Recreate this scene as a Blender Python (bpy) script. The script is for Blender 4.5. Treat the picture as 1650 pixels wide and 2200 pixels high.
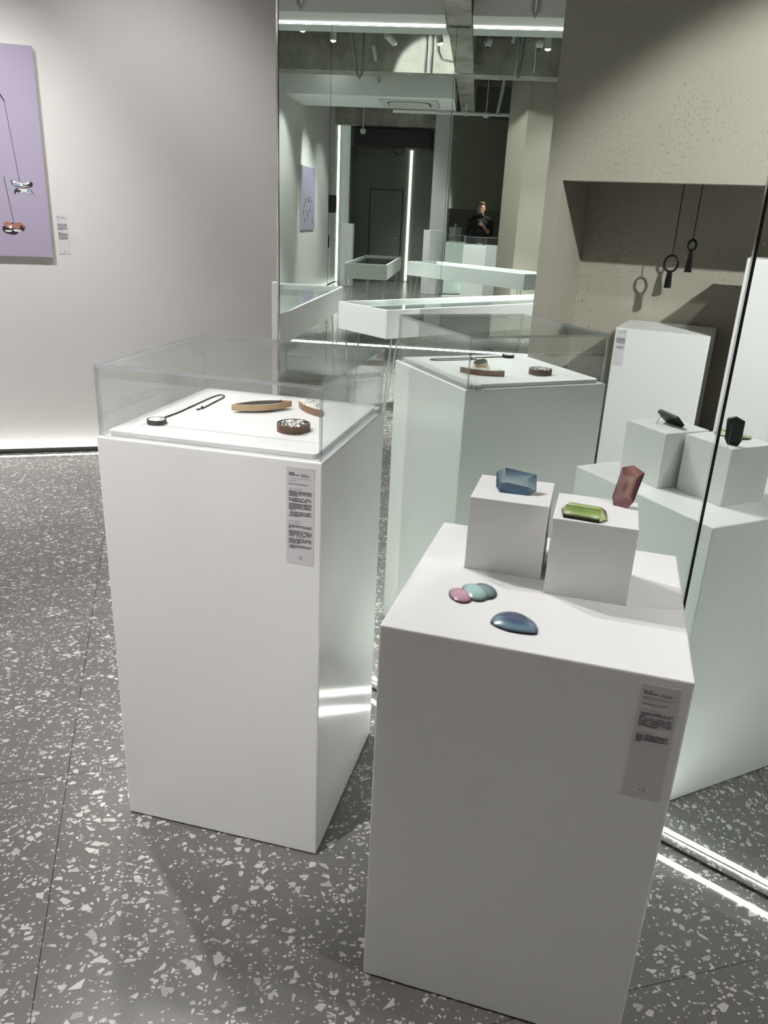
import bpy, bmesh, math, random
from mathutils import Vector, Matrix
from math import sin, cos, pi, radians, sqrt

random.seed(7)
scene = bpy.context.scene
for o in list(bpy.data.objects):
    bpy.data.objects.remove(o)
COL = scene.collection

# ------------------------------------------------------------------ camera
FPX = 1673.86                      # focal length in pixels for a 1650 x 2200 frame
cam_d = bpy.data.cameras.new('camera'); cam_d.sensor_fit = 'HORIZONTAL'; cam_d.sensor_width = 36.0
cam_d.lens = FPX * 36.0 / 1650.0; cam_d.clip_start = 0.01; cam_d.clip_end = 200
cam = bpy.data.objects.new('camera', cam_d); COL.objects.link(cam)
_r = Vector((.99888, .016847, .044289)); _u = Vector((-.047384, .355135, .933613)); _f = Vector((0, .934663, -.355534))
cam.matrix_world = Matrix(((_r.x, _u.x, -_f.x, 0), (_r.y, _u.y, -_f.y, 0), (_r.z, _u.z, -_f.z, 1.5), (0, 0, 0, 1)))
scene.camera = cam

# ------------------------------------------------------------------ world, exposure
w = bpy.data.worlds.new('world'); scene.world = w; w.use_nodes = True
w.node_tree.nodes['Background'].inputs[0].default_value = (.9, .95, 1, 1)
w.node_tree.nodes['Background'].inputs[1].default_value = 0.02
vs = scene.view_settings
vs.view_transform = 'Standard'; vs.look = 'None'; vs.gamma = 1.0; vs.exposure = 1.20; vs.use_curve_mapping = False
cy = scene.cycles
cy.max_bounces = 8; cy.diffuse_bounces = 3; cy.glossy_bounces = 6; cy.transmission_bounces = 2; cy.transparent_max_bounces = 16
cy.use_adaptive_sampling = True; cy.adaptive_threshold = .15; cy.adaptive_min_samples = 24
cy.sample_clamp_indirect = 4.0; cy.blur_glossy = 0.3; cy.use_denoising = True
try:
    cy.denoiser = 'OPENIMAGEDENOISE'; cy.denoising_input_passes = 'RGB_ALBEDO_NORMAL'; cy.denoising_prefilter = 'ACCURATE'
except Exception:
    pass

# light levels (watts), the fixtures themselves are built further down
P_MAIN, P_SIDE, P_FLOOR, P_WALL, P_NICHE, P_TRACK, LED = 86, 162, 92, 130, 390, 325, 11.0
WARM = (1.0, .982, .962)

# ------------------------------------------------------------------ frames
TH = .2846                                   # building grid, turned against the camera
UX, UY = cos(TH), sin(TH)
def rm(u, v, z=0.0):                         # building grid -> world
    return Vector((UX*u - UY*v, UY*u + UX*v, z))
MA, MC = .87969, 1.72825                     # the near mirror: normal angle and distance from the origin
NA = Vector((cos(MA), sin(MA))); TA = Vector((NA.y, -NA.x))
def mirrored(x, y):                          # a spot surveyed in the mirror -> the spot in the room
    q = Vector((x, y)); k = 2*(q.dot(NA) - MC); q = q - k*NA
    return q

# ------------------------------------------------------------------ materials
MATS = {}
def new_mat(name):
    m = bpy.data.materials.new(name); m.use_nodes = True
    nt = m.node_tree; nt.nodes.clear()
    out = nt.nodes.new('ShaderNodeOutputMaterial'); MATS[name] = m
    return m, nt, out
def N(nt, typ, **kw):
    n = nt.nodes.new(typ)
    for k, v in kw.items():
        setattr(n, k, v)
    return n
def col4(c): return (c[0], c[1], c[2], 1)
def srgb(r, g, b):
    f = lambda c: (c/255/12.92) if c/255 <= .04045 else ((c/255 + .055)/1.055)**2.4
    return (f(r), f(g), f(b))
def pbr(name, color, rough=.5, metal=0., spec=.5, var=0., vscale=6., bump=0., bscale=200., coat=0., bdist=.002):
    m, nt, out = new_mat(name)
    b = N(nt, 'ShaderNodeBsdfPrincipled'); nt.links.new(b.outputs[0], out.inputs[0])
    b.inputs['Base Color'].default_value = col4(color); b.inputs['Roughness'].default_value = rough
    b.inputs['Metallic'].default_value = metal; b.inputs['Specular IOR Level'].default_value = spec
    if coat:
        b.inputs['Coat Weight'].default_value = coat; b.inputs['Coat Roughness'].default_value = .05
    tc = N(nt, 'ShaderNodeTexCoord')
    if var:
        nz = N(nt, 'ShaderNodeTexNoise'); nz.inputs['Scale'].default_value = vscale; nz.inputs['Detail'].default_value = 4
        nt.links.new(tc.outputs['Object'], nz.inputs['Vector'])
        mx = N(nt, 'ShaderNodeMix', data_type='RGBA')
        mx.inputs[6].default_value = col4([c*(1-var) for c in color]); mx.inputs[7].default_value = col4([min(1, c*(1+var)) for c in color])
        nt.links.new(nz.outputs[0], mx.inputs[0]); nt.links.new(mx.outputs[2], b.inputs['Base Color'])
    if bump:
        nz = N(nt, 'ShaderNodeTexNoise'); nz.inputs['Scale'].default_value = bscale; nz.inputs['Detail'].default_value = 3
        nt.links.new(tc.outputs['Object'], nz.inputs['Vector'])
        bp = N(nt, 'ShaderNodeBump'); bp.inputs['Strength'].default_value = bump; bp.inputs['Distance'].default_value = bdist
        nt.links.new(nz.outputs[0], bp.inputs['Height']); nt.links.new(bp.outputs[0], b.inputs['Normal'])
    return m
def emis(name, color, strength):
    m, nt, out = new_mat(name)
    e = N(nt, 'ShaderNodeEmission'); e.inputs[0].default_value = col4(color); e.inputs[1].default_value = strength
    nt.links.new(e.outputs[0], out.inputs[0]); return m

pbr('white_satin', (.87, .87, .865), .13, var=.02, vscale=3, bump=.012, bscale=60)
pbr('white_matte', (.82, .82, .82), .55, var=.015, vscale=4)
pbr('board_white', (.83, .83, .83), .30)
pbr('wall_paint', (.70, .685, .67), .75, var=.02, vscale=2, bump=.08, bscale=90)
pbr('soffit_paint', (.62, .63, .62), .7)
pbr('corridor_paint', (.23, .23, .21), .8)
pbr('grey_paint', (.30, .31, .295), .8)
pbr('dark_metal', (.05, .05, .05), .35, metal=.6)
pbr('black_gap', (.008, .008, .008), .7)
pbr('black_matte', (.012, .012, .012), .55)
pbr('black_lacquer', (.006, .006, .006), .45, spec=.3)
pbr('chrome', (.72, .74, .74), .12, metal=1.)
pbr('steel', (.45, .46, .46), .3, metal=1.)
pbr('pipe_grey', (.36, .37, .36), .4, metal=.5)
pbr('white_plastic', (.62, .63, .61), .4)
pbr('paper', (.66, .645, .675), .6)
pbr('ink', (.02, .02, .022), .7)
pbr('ink_grey', (.20, .20, .21), .7)
pbr('light_wood', srgb(196, 165, 128), .45, var=.14, vscale=26, bump=.05)
pbr('wood_edge', srgb(226, 204, 170), .45)
pbr('dark_wood', srgb(92, 62, 48), .42, var=.28, vscale=30, bump=.05)
pbr('walnut', srgb(132, 98, 76), .42, var=.22, vscale=30, bump=.05)
pbr('silver_foil', (.90, .89, .86), .34, metal=.55, var=.05)
pbr('black_foil', (.16, .17, .17), .2, metal=1.)
pbr('cord', (.012, .012, .02), .75, bump=.3, bscale=900)
pbr('foam', srgb(226, 224, 212), .8)
pbr('lavender_print', srgb(172, 163, 186), .45, var=.012, vscale=3)
pbr('print_edge', (.78, .76, .78), .5)
pbr('print_dark', (.03, .022, .022), .5)
pbr('print_blue', srgb(130, 172, 190), .5)
pbr('print_white', (.82, .82, .82), .5)
pbr('print_copper', srgb(168, 118, 104), .5)
pbr('print_grey', srgb(150, 142, 160), .5)
pbr('table_white', (.72, .735, .73), .45)
pbr('table_bed', (.42, .43, .42), .6)
pbr('leg_grey', (.50, .51, .50), .35, metal=.3)
pbr('jacket', (.008, .008, .009), .85, bump=.3, bscale=300)
pbr('jeans', (.05, .06, .08), .8, bump=.2, bscale=500)
pbr('skin', srgb(166, 122, 104), .5, var=.06, vscale=30)
pbr('hair', srgb(98, 70, 48), .6, bump=.6, bscale=220)
pbr('shoe', (.02, .02, .02), .5)
pbr('coral', srgb(196, 140, 130), .5)
emis('led', (.97, 1.0, .93), LED)
emis('led_white', (1, 1, .96), 2.6)
emis('led_warm', (1, .96, .82), 1.1)
emis('lamp_lens', (1, .98, .95), 9.0)

def mirror_mat():
    m, nt, out = new_mat('mirror_glass')
    g = N(nt, 'ShaderNodeBsdfGlossy'); g.inputs['Color'].default_value = (.85, .915, .88, 1); g.inputs['Roughness'].default_value = 0.0
    nt.links.new(g.outputs[0], out.inputs[0])
mirror_mat()

def acrylic(name, tint, edge=0.):
    m, nt, out = new_mat(name)
    t = N(nt, 'ShaderNodeBsdfTransparent'); t.inputs[0].default_value = col4(tint)
    g = N(nt, 'ShaderNodeBsdfGlossy'); g.inputs['Roughness'].default_value = 0.015; g.inputs['Color'].default_value = (.95, .96, .97, 1)
    fr = N(nt, 'ShaderNodeFresnel'); ge = N(nt, 'ShaderNodeNewGeometry')
    ior = N(nt, 'ShaderNodeMapRange'); ior.inputs['To Min'].default_value = 1.45; ior.inputs['To Max'].default_value = 1/1.45   # same reflection from both sides of a sheet face
    nt.links.new(ge.outputs['Backfacing'], ior.inputs['Value']); nt.links.new(ior.outputs[0], fr.inputs['IOR'])
    mx = N(nt, 'ShaderNodeMixShader')
    nt.links.new(fr.outputs[0], mx.inputs[0]); nt.links.new(t.outputs[0], mx.inputs[1]); nt.links.new(g.outputs[0], mx.inputs[2])
    last = mx
    if edge:
        d = N(nt, 'ShaderNodeBsdfPrincipled'); d.inputs['Base Color'].default_value = (.55, .57, .62, 1); d.inputs['Roughness'].default_value = .12
        m2 = N(nt, 'ShaderNodeMixShader'); m2.inputs[0].default_value = edge
        nt.links.new(mx.outputs[0], m2.inputs[1]); nt.links.new(d.outputs[0], m2.inputs[2]); last = m2
    nt.links.new(last.outputs[0], out.inputs[0])
acrylic('acrylic', (.95, .955, .952)); acrylic('acrylic_edge', (.86, .88, .9), .38)
acrylic('table_glass', (.90, .93, .915))

def terrazzo():
    m, nt, out = new_mat('terrazzo')
    b = N(nt, 'ShaderNodeBsdfPrincipled'); nt.links.new(b.outputs[0], out.inputs[0])
    geo = N(nt, 'ShaderNodeNewGeometry')
    # stretch / warp the lookup a little so that the chips are not all equally round
    nz = N(nt, 'ShaderNodeTexNoise'); nz.inputs['Scale'].default_value = 9; nz.inputs['Detail'].default_value = 1
    nt.links.new(geo.outputs['Position'], nz.inputs['Vector'])
    sc = N(nt, 'ShaderNodeVectorMath', operation='SCALE'); sc.inputs['Scale'].default_value = .03
    nt.links.new(nz.outputs['Color'], sc.inputs[0])
    ad = N(nt, 'ShaderNodeVectorMath', operation='ADD')
    nt.links.new(geo.outputs['Position'], ad.inputs[0]); nt.links.new(sc.outputs[0], ad.inputs[1])
    base = N(nt, 'ShaderNodeMix', data_type='RGBA')
    n2 = N(nt, 'ShaderNodeTexNoise'); n2.inputs['Scale'].default_value = 2.2; n2.inputs['Detail'].default_value = 3
    nt.links.new(geo.outputs['Position'], n2.inputs['Vector']); nt.links.new(n2.outputs[0], base.inputs[0])
    base.inputs[6].default_value = (.158, .152, .145, 1); base.inputs[7].default_value = (.203, .196, .187, 1)
    cur = base.outputs[2]
    def layer(cur, scale, share, lo, hi, off):
        mp = N(nt, 'ShaderNodeMapping'); mp.inputs['Location'].default_value = off
        mp.inputs['Rotation'].default_value = (0, 0, off[0]); mp.inputs['Scale'].default_value = (1, 1.2, 1)
        nt.links.new(ad.outputs[0], mp.inputs['Vector'])
        ve = N(nt, 'ShaderNodeTexVoronoi', voronoi_dimensions='2D', feature='DISTANCE_TO_EDGE'); ve.inputs['Scale'].default_value = scale
        vc = N(nt, 'ShaderNodeTexVoronoi', voronoi_dimensions='2D', feature='F1'); vc.inputs['Scale'].default_value = scale
        nt.links.new(mp.outputs[0], ve.inputs['Vector']); nt.links.new(mp.outputs[0], vc.inputs['Vector'])
        sp = N(nt, 'ShaderNodeSeparateColor'); nt.links.new(vc.outputs['Color'], sp.inputs[0])
        th = N(nt, 'ShaderNodeMapRange'); th.inputs['To Min'].default_value = lo; th.inputs['To Max'].default_value = hi
        nt.links.new(sp.outputs[1], th.inputs['Value'])
        g1 = N(nt, 'ShaderNodeMath', operation='GREATER_THAN'); nt.links.new(ve.outputs['Distance'], g1.inputs[0]); nt.links.new(th.outputs[0], g1.inputs[1])
        g2 = N(nt, 'ShaderNodeMath', operation='LESS_THAN'); nt.links.new(sp.outputs[0], g2.inputs[0]); g2.inputs[1].default_value = share
        mu = N(nt, 'ShaderNodeMath', operation='MULTIPLY'); nt.links.new(g1.outputs[0], mu.inputs[0]); nt.links.new(g2.outputs[0], mu.inputs[1])
        cc = N(nt, 'ShaderNodeMix', data_type='RGBA'); cc.inputs[6].default_value = (.36, .35, .335, 1); cc.inputs[7].default_value = (.68, .66, .63, 1)
        pw = N(nt, 'ShaderNodeMath', operation='POWER'); pw.inputs[1].default_value = .55; nt.links.new(sp.outputs[2], pw.inputs[0]); nt.links.new(pw.outputs[0], cc.inputs[0])
        mx = N(nt, 'ShaderNodeMix', data_type='RGBA'); nt.links.new(mu.outputs[0], mx.inputs[0])
        nt.links.new(cur, mx.inputs[6]); nt.links.new(cc.outputs[2], mx.inputs[7])
        return mx.outputs[2]
    cur = layer(cur, 100, .26, .16, .36, (3.1, 1.7, 0))
    cur = layer(cur, 54, .21, .15, .34, (.7, 4.2, 0))
    cur = layer(cur, 37, .135, .16, .36, (5.5, .3, 0))
    nt.links.new(cur, b.inputs['Base Color'])
    b.inputs['Roughness'].default_value = .26; b.inputs['Specular IOR Level'].default_value = .45
terrazzo()

def concrete():
    m, nt, out = new_mat('concrete')
    b = N(nt, 'ShaderNodeBsdfPrincipled'); nt.links.new(b.outputs[0], out.inputs[0]); b.inputs['Roughness'].default_value = .85
    tc = N(nt, 'ShaderNodeTexCoord')
    a = N(nt, 'ShaderNodeTexNoise'); a.inputs['Scale'].default_value = 2.4; a.inputs['Detail'].default_value = 8; a.inputs['Roughness'].default_value = .65
    nt.links.new(tc.outputs['Object'], a.inputs['Vector'])
    r = N(nt, 'ShaderNodeValToRGB'); r.color_ramp.elements[0].position = .3; r.color_ramp.elements[1].position = .72
    r.color_ramp.elements[0].color = (.17, .16, .14, 1); r.color_ramp.elements[1].color = (.46, .435, .39, 1)
    nt.links.new(a.outputs[0], r.inputs[0]); nt.links.new(r.outputs[0], b.inputs['Base Color'])
    bp = N(nt, 'ShaderNodeBump'); bp.inputs['Strength'].default_value = .4; bp.inputs['Distance'].default_value = .01
    nt.links.new(a.outputs[0], bp.inputs['Height']); nt.links.new(bp.outputs[0], b.inputs['Normal'])
concrete()

def plaster():
    """beige trowelled plaster with short vertical pits"""
    m, nt, out = new_mat('pitted_plaster')
    b = N(nt, 'ShaderNodeBsdfPrincipled'); nt.links.new(b.outputs[0], out.inputs[0]); b.inputs['Roughness'].default_value = .8
    tc = N(nt, 'ShaderNodeTexCoord')
    mp = N(nt, 'ShaderNodeMapping'); mp.inputs['Scale'].default_value = (1, 1, .42); nt.links.new(tc.outputs['Object'], mp.inputs['Vector'])
    a = N(nt, 'ShaderNodeTexNoise'); a.inputs['Scale'].default_value = 120; a.inputs['Detail'].default_value = 2; nt.links.new(mp.outputs[0], a.inputs['Vector'])
    c = N(nt, 'ShaderNodeTexNoise'); c.inputs['Scale'].default_value = 3.2; c.inputs['Detail'].default_value = 2; nt.links.new(mp.outputs[0], c.inputs['Vector'])
    th = N(nt, 'ShaderNodeMapRange'); th.inputs['From Min'].default_value = .35; th.inputs['From Max'].default_value = .65
    th.inputs['To Min'].default_value = .74; th.inputs['To Max'].default_value = .615
    nt.links.new(c.outputs[0], th.inputs['Value'])
    pit = N(nt, 'ShaderNodeMath', operation='GREATER_THAN'); nt.links.new(a.outputs[0], pit.inputs[0]); nt.links.new(th.outputs[0], pit.inputs[1])
    d = N(nt, 'ShaderNodeTexNoise'); d.inputs['Scale'].default_value = 2.0; d.inputs['Detail'].default_value = 5; nt.links.new(tc.outputs['Object'], d.inputs['Vector'])
    mx = N(nt, 'ShaderNodeMix', data_type='RGBA'); mx.inputs[6].default_value = (.375, .342, .290, 1); mx.inputs[7].default_value = (.44, .402, .342, 1)
    nt.links.new(d.outputs[0], mx.inputs[0])
    mx2 = N(nt, 'ShaderNodeMix', data_type='RGBA'); mx2.inputs[7].default_value = (.29, .27, .23, 1)
    nt.links.new(pit.outputs[0], mx2.inputs[0]); nt.links.new(mx.outputs[2], mx2.inputs[6]); nt.links.new(mx2.outputs[2], b.inputs['Base Color'])
    inv = N(nt, 'ShaderNodeMath', operation='SUBTRACT'); inv.inputs[0].default_value = 1; nt.links.new(pit.outputs[0], inv.inputs[1])
    bp = N(nt, 'ShaderNodeBump'); bp.inputs['Strength'].default_value = .5; bp.inputs['Distance'].default_value = .003
    nt.links.new(inv.outputs[0], bp.inputs['Height']); nt.links.new(bp.outputs[0], b.inputs['Normal'])
plaster()

def enamel():
    """painted enamel: colours come from the piece's own painted colour layer"""
    m, nt, out = new_mat('painted_enamel')
    b = N(nt, 'ShaderNodeBsdfPrincipled'); nt.links.new(b.outputs[0], out.inputs[0])
    a = N(nt, 'ShaderNodeVertexColor'); a.layer_name = 'paint'
    nt.links.new(a.outputs[0], b.inputs['Base Color']); b.inputs['Roughness'].default_value = .22
    b.inputs['Coat Weight'].default_value = .4; b.inputs['Coat Roughness'].default_value = .06
enamel()

# ------------------------------------------------------------------ mesh helpers
class MB:
    def __init__(s): s.v = []; s.f = []; s.mi = []
    def add(s, vs_, fs_, mi=0):
        k = len(s.v); s.v += [tuple(p) for p in vs_]; s.f += [tuple(i + k for i in f) for f in fs_]; s.mi += [mi]*len(fs_)
        return s
    def box(s, x0, x1, y0, y1, z0, z1, mi=0, M=None):
        vs_ = [(x0,y0,z0),(x1,y0,z0),(x1,y1,z0),(x0,y1,z0),(x0,y0,z1),(x1,y0,z1),(x1,y1,z1),(x0,y1,z1)]
        if M: vs_ = [M(Vector(p)) for p in vs_]
        return s.add(vs_, [(3,2,1,0),(4,5,6,7),(0,1,5,4),(1,2,6,5),(2,3,7,6),(3,0,4,7)], mi)
    def prism(s, pts, z0, z1, mi=0):
        n = len(pts); vs_ = [(x,y,z0) for x,y in pts] + [(x,y,z1) for x,y in pts]
        fs_ = [tuple(range(n-1,-1,-1)), tuple(range(n,2*n))] + [(i,(i+1)%n,(i+1)%n+n,i+n) for i in range(n)]
        return s.add(vs_, fs_, mi)
    def tube(s, path, r, n=8, mi=0, cap=True):
        path = [Vector(p) for p in path]; m = len(path); rs = r if isinstance(r, (list, tuple)) else [r]*m
        vs_ = []; prev = None
        for i, p in enumerate(path):
            t = (path[min(i+1, m-1)] - path[max(i-1, 0)]).normalized()
            if prev is None:
                a = Vector((0,0,1)) if abs(t.z) < .9 else Vector((1,0,0)); x = t.cross(a).normalized()
            else:
                x = (prev - t*prev.dot(t)).normalized()
            prev = x; y = t.cross(x)
            vs_ += [p + rs[i]*(cos(2*pi*k/n)*x + sin(2*pi*k/n)*y) for k in range(n)]
        fs_ = [(i*n+k, i*n+(k+1)%n, (i+1)*n+(k+1)%n, (i+1)*n+k) for i in range(m-1) for k in range(n)]
        if cap: fs_ += [tuple(range(n-1,-1,-1)), tuple((m-1)*n+k for k in range(n))]
        return s.add(vs_, fs_, mi)
    def lathe(s, prof, n=24, c=(0,0,0), mi=0, M=None):
        vs_ = []
        for r, z in prof:
            for k in range(n):
                p = Vector((c[0]+r*cos(2*pi*k/n), c[1]+r*sin(2*pi*k/n), c[2]+z)); vs_.append(M @ p if M else p)
        m = len(prof)
        fs_ = [(i*n+k, i*n+(k+1)%n, (i+1)*n+(k+1)%n, (i+1)*n+k) for i in range(m-1) for k in range(n)]
        fs_ += [tuple(range(n-1,-1,-1)), tuple((m-1)*n+k for k in range(n))]
        return s.add(vs_, fs_, mi)
    def ball(s, c, r, n=12, sc=(1,1,1), mi=0):
        prof = [(max(1e-4, sin(pi*i/n)), -cos(pi*i/n)) for i in range(n+1)]
        vs_ = []; m = 2*n
        for a, z in prof:
            for k in range(m): vs_.append((c[0]+r*sc[0]*a*cos(2*pi*k/m), c[1]+r*sc[1]*a*sin(2*pi*k/m), c[2]+r*sc[2]*z))
        fs_ = [(i*m+k, i*m+(k+1)%m, (i+1)*m+(k+1)%m, (i+1)*m+k) for i in range(n) for k in range(m)]
        return s.add(vs_, fs_, mi)
    def build(s, name, mats, parent=None, smooth=False, bevel=0., segs=2):
        me = bpy.data.meshes.new(name); me.from_pydata([tuple(p) for p in s.v], [], s.f); me.update()
        for mm in ([mats] if isinstance(mats, str) else mats): me.materials.append(MATS[mm])
        me.polygons.foreach_set('material_index', s.mi)
        if smooth: me.polygons.foreach_set('use_smooth', [True]*len(me.polygons))
        o = bpy.data.objects.new(name, me); COL.objects.link(o)
        if parent: o.parent = parent
        if bevel:
            bv = o.modifiers.new('bevel', 'BEVEL'); bv.width = bevel; bv.segments = segs; bv.limit_method = 'ANGLE'
        return o
def tag(o, label=None, cat=None, group=None, kind=None):
    if label: o['label'] = label
    if cat: o['category'] = cat
    if group: o['group'] = group
    if kind: o['kind'] = kind
    return o
def thing(name, label, cat, loc, rz=0., group=None):
    o = bpy.data.objects.new(name, None); COL.objects.link(o); o.empty_display_size = .1
    o.location = loc; o.rotation_euler = (0, 0, rz); tag(o, label, cat, group); return o
def copy_tree(o, parent=None):
    c = o.copy(); COL.objects.link(c)
    if parent: c.parent = parent
    for ch in list(o.children): copy_tree(ch, c)
    return c
def struct(mb, name, mats, parent=None, **k):
    o = mb.build(name, mats, parent, **k)
    if not parent: o['kind'] = 'structure'
    return o
R3 = lambda p: rm(p.x, p.y, p.z)
def rbox(u0, u1, v0, v1, z0, z1): return MB().box(u0, u1, v0, v1, z0, z1, 0, R3)

# ================================================================== THE ROOM
CEIL = 4.3
B_U = -6.756; W_V = 5.12; E_U = 3.5; S_V = -1.744; S2_V = -4.1
floor = struct(rbox(-7.2, 4.0, -4.6, 5.6, -.12, -.0125), 'floor', 'black_gap')
PITCH = .95
tile_me = MB().box(-.4742, .4742, -.4742, .4742, -.012, 0)
first_tile = None
for i in range(-8, 6):
    for j in range(-7, 6):
        cu = -.32 + PITCH*(i + .5); cv = 1.928 + PITCH*(j + .5)
        if cu < B_U - .3 or cu > E_U + .3 or cv > W_V + .3 or cv < S2_V - .2: continue
        if cu < -2.6 and cv < S_V - .2: continue
        if first_tile is None:
            t = tile_me.build('floor_tile', 'terrazzo', floor); first_tile = t
        else:
            t = first_tile.copy(); COL.objects.link(t); t.parent = floor
        t.location = rm(cu, cv, 0); t.rotation_euler = (0, 0, TH)

struct(rbox(-7.2, 4.0, -4.6, 5.6, CEIL, CEIL + .2), 'ceiling', 'concrete')
struct(rbox(-7.0, E_U + .2, W_V, W_V + .2, 0.035, CEIL), 'wall_front', 'wall_paint')
struct(rbox(-7.0, E_U + .2, W_V + .02, W_V + .18, 0, .035), 'baseboard_front', 'black_gap')
struct(rbox(B_U - .2, B_U - .02, S_V - .2, W_V, 0, CEIL), 'wall_left', 'corridor_paint')
struct(rbox(E_U, E_U + .2, S2_V - .2, W_V, 0, CEIL), 'wall_right', 'corridor_paint')
struct(rbox(B_U - .2, -1.55, S_V - .2, S_V, 0, CEIL), 'wall_back', 'wall_paint')
struct(rbox(-.1, E_U, S2_V - .2, S2_V, 0, CEIL), 'wall_back_far', 'wall_paint')
struct(rbox(1.2, 1.55, 2.56, 2.95, 0, CEIL), 'column', 'wall_paint')
struct(rbox(2.44, 2.74, 4.88, W_V, 0, CEIL), 'trim_1', 'grey_paint')
# recessed line of light in the floor along the front wall, and the upright one at its end
o = rbox(-6.6, 2.1, W_V - .052, W_V - .036, -.003, .0015).build('floor_light_strip', 'led')
tag(o, 'thin glowing light line in the floor along the white wall with the lavender print', 'light strip')
o = rbox(2.20, 2.29, W_V - .03, W_V - .001, .02, CEIL - .1).build('upright_light_strip', 'led_white')
tag(o, 'tall white glowing light strip standing at the end of the front wall', 'light strip')
o = rbox(E_U - .03, E_U - .001, 3.57, 3.63, .02, 3.3).build('upright_light_strip', 'led_warm')
tag(o, 'tall warm glowing light strip beside the grey corridor door', 'light strip')
# grey flush door in the corridor wall
dr = thing('door_1', None, None, rm(E_U, 4.15, 0), TH); dr['kind'] = 'structure'
MB().box(-.03, 0, -.37, .37, .01, 2.05).build('door_leaf', 'corridor_paint', dr)
MB().box(-.036, 0, -.40, -.375, .01, 2.08).box(-.036, 0, .375, .40, .01, 2.08).box(-.036, 0, -.40, .40, 2.055, 2.08).build('door_frame', 'dark_metal', dr)
MB().box(-.07, -.03, -.31, -.29, .98, 1.0).box(-.075, -.06, -.31, -.2, .98, 1.0).build('door_handle', 'steel', dr)

# concrete beams, soffits
struct(rbox(-3.856, -3.456, S_V, W_V, 3.41, CEIL), 'trim_2', 'concrete')
struct(rbox(B_U, -3.86, 2.17, 2.43, 3.42, CEIL), 'trim_3', 'concrete')
struct(rbox(-3.45, 1.0, 2.17, 2.43, 3.42, CEIL), 'trim_4', 'concrete')
struct(rbox(1.8, 2.1, 2.6, W_V, 3.27, CEIL), 'trim_5', 'concrete')
struct(rbox(B_U, -6.30, 2.44, W_V, 3.42, CEIL), 'trim_6', 'soffit_paint')
struct(rbox(B_U, -6.30, S_V, 2.16, 3.42, CEIL), 'trim_7', 'soffit_paint')
struct(rbox(-2.9, -1.5, 2.46, W_V, 3.22, CEIL), 'trim_8', 'white_matte')
for v0, v1, side in ((2.45, W_V - .02, 'left'), (S_V + .02, 2.15, 'right')):
    o = rbox(B_U + .012, B_U + .036, v0, v1, 3.405, 3.419).build('ceiling_light_strip', 'led_white')
    tag(o, f'bright light strip above the far mirrors, {side} of the concrete beam', 'light strip', )
o = rbox(B_U + .045, B_U + .062, S_V + .05, W_V - .05, -.003, .0015).build('floor_light_strip', 'led')
tag(o, 'thin glowing light line in the floor along the far mirrors', 'light strip')

# ================================================================== MIRRORS
def plane_frame(o, ang): o.rotation_euler = (0, 0, ang)
angA = math.atan2(TA.y, TA.x)                 # local x runs along the mirror, local y points behind it
mo = NA*MC
mA = thing('mirror_wall', 'tall tinted mirror panels with chrome edges, nearest to the pedestals', 'mirror', (mo.x, mo.y, 0), angA)
def panel(x0, x1, z0, z1, parent, tilt=0.):
    o = MB().box(x0, x1, 0, .006, z0, z1, 0).build('mirror_panel', 'mirror_glass', parent)
    return o
panel(-1.902, -.506, .035, 3.38, mA); panel(-.496, .90, .035, 3.38, mA); panel(.915, 2.6, .035, 3.38, mA)
for x0, x1 in ((-1.91, -1.902), (-.506, -.502)):
    MB().box(x0, x1, -.002, .02, .03, 3.38).build('edge_trim', 'chrome', mA)
for x0, x1 in ((-.502, -.496), (.90, .915)):
    MB().box(x0, x1, .001, .02, .03, 3.38).build('joint', 'black_gap', mA)
MB().box(-1.908, 2.6, .0065, .04, .03, 3.38).build('backing_board', 'black_matte', mA)
MB().box(-1.91, 2.6, -.004, .012, .012, .035).build('base_channel', 'chrome', mA)
MB().box(-1.91, 2.6, .004, .04, .0005, .012).build('base_gap', 'black_gap', mA)
o = MB().box(-1.95, 2.6, -.0595, -.0445, -.003, .0015).build('floor_light_strip', 'led')
o.location = (mo.x, mo.y, 0); o.rotation_euler = (0, 0, angA)
tag(o, 'thin glowing light line in the floor along the mirror beside the gem pedestal', 'light strip')

mB = thing('mirror_wall', 'full height mirror panels on the far wall under the bright ceiling strip', 'mirror', rm(B_U, 0, 0), TH)
edges = [W_V - .01, 3.68, 2.324, .968, -.388, S_V + .01]
for k in range(5):
    v1, v0 = edges[k], edges[k+1]
    o = MB().box(-.006, 0, -(v1-v0)/2 + .002, (v1-v0)/2 - .002, .03, 3.40).build('mirror_panel', 'mirror_glass', mB)
    o.location = (0, (v0+v1)/2, 0)
    if k == 0: o.rotation_euler = (0, 0, radians(.10))
    if k < 4: MB().box(-.008, -.003, v0 - .002, v0 + .002, .03, 3.40).build('joint', 'dark_metal', mB)
MB().box(-.02, -.008, S_V + .01, W_V - .01, .03, 3.40).build('backing_board', 'black_matte', mB)
MB().box(-.02, .008, S_V + .01, W_V - .01, .005, .03).build('base_channel', 'chrome', mB)

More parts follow.
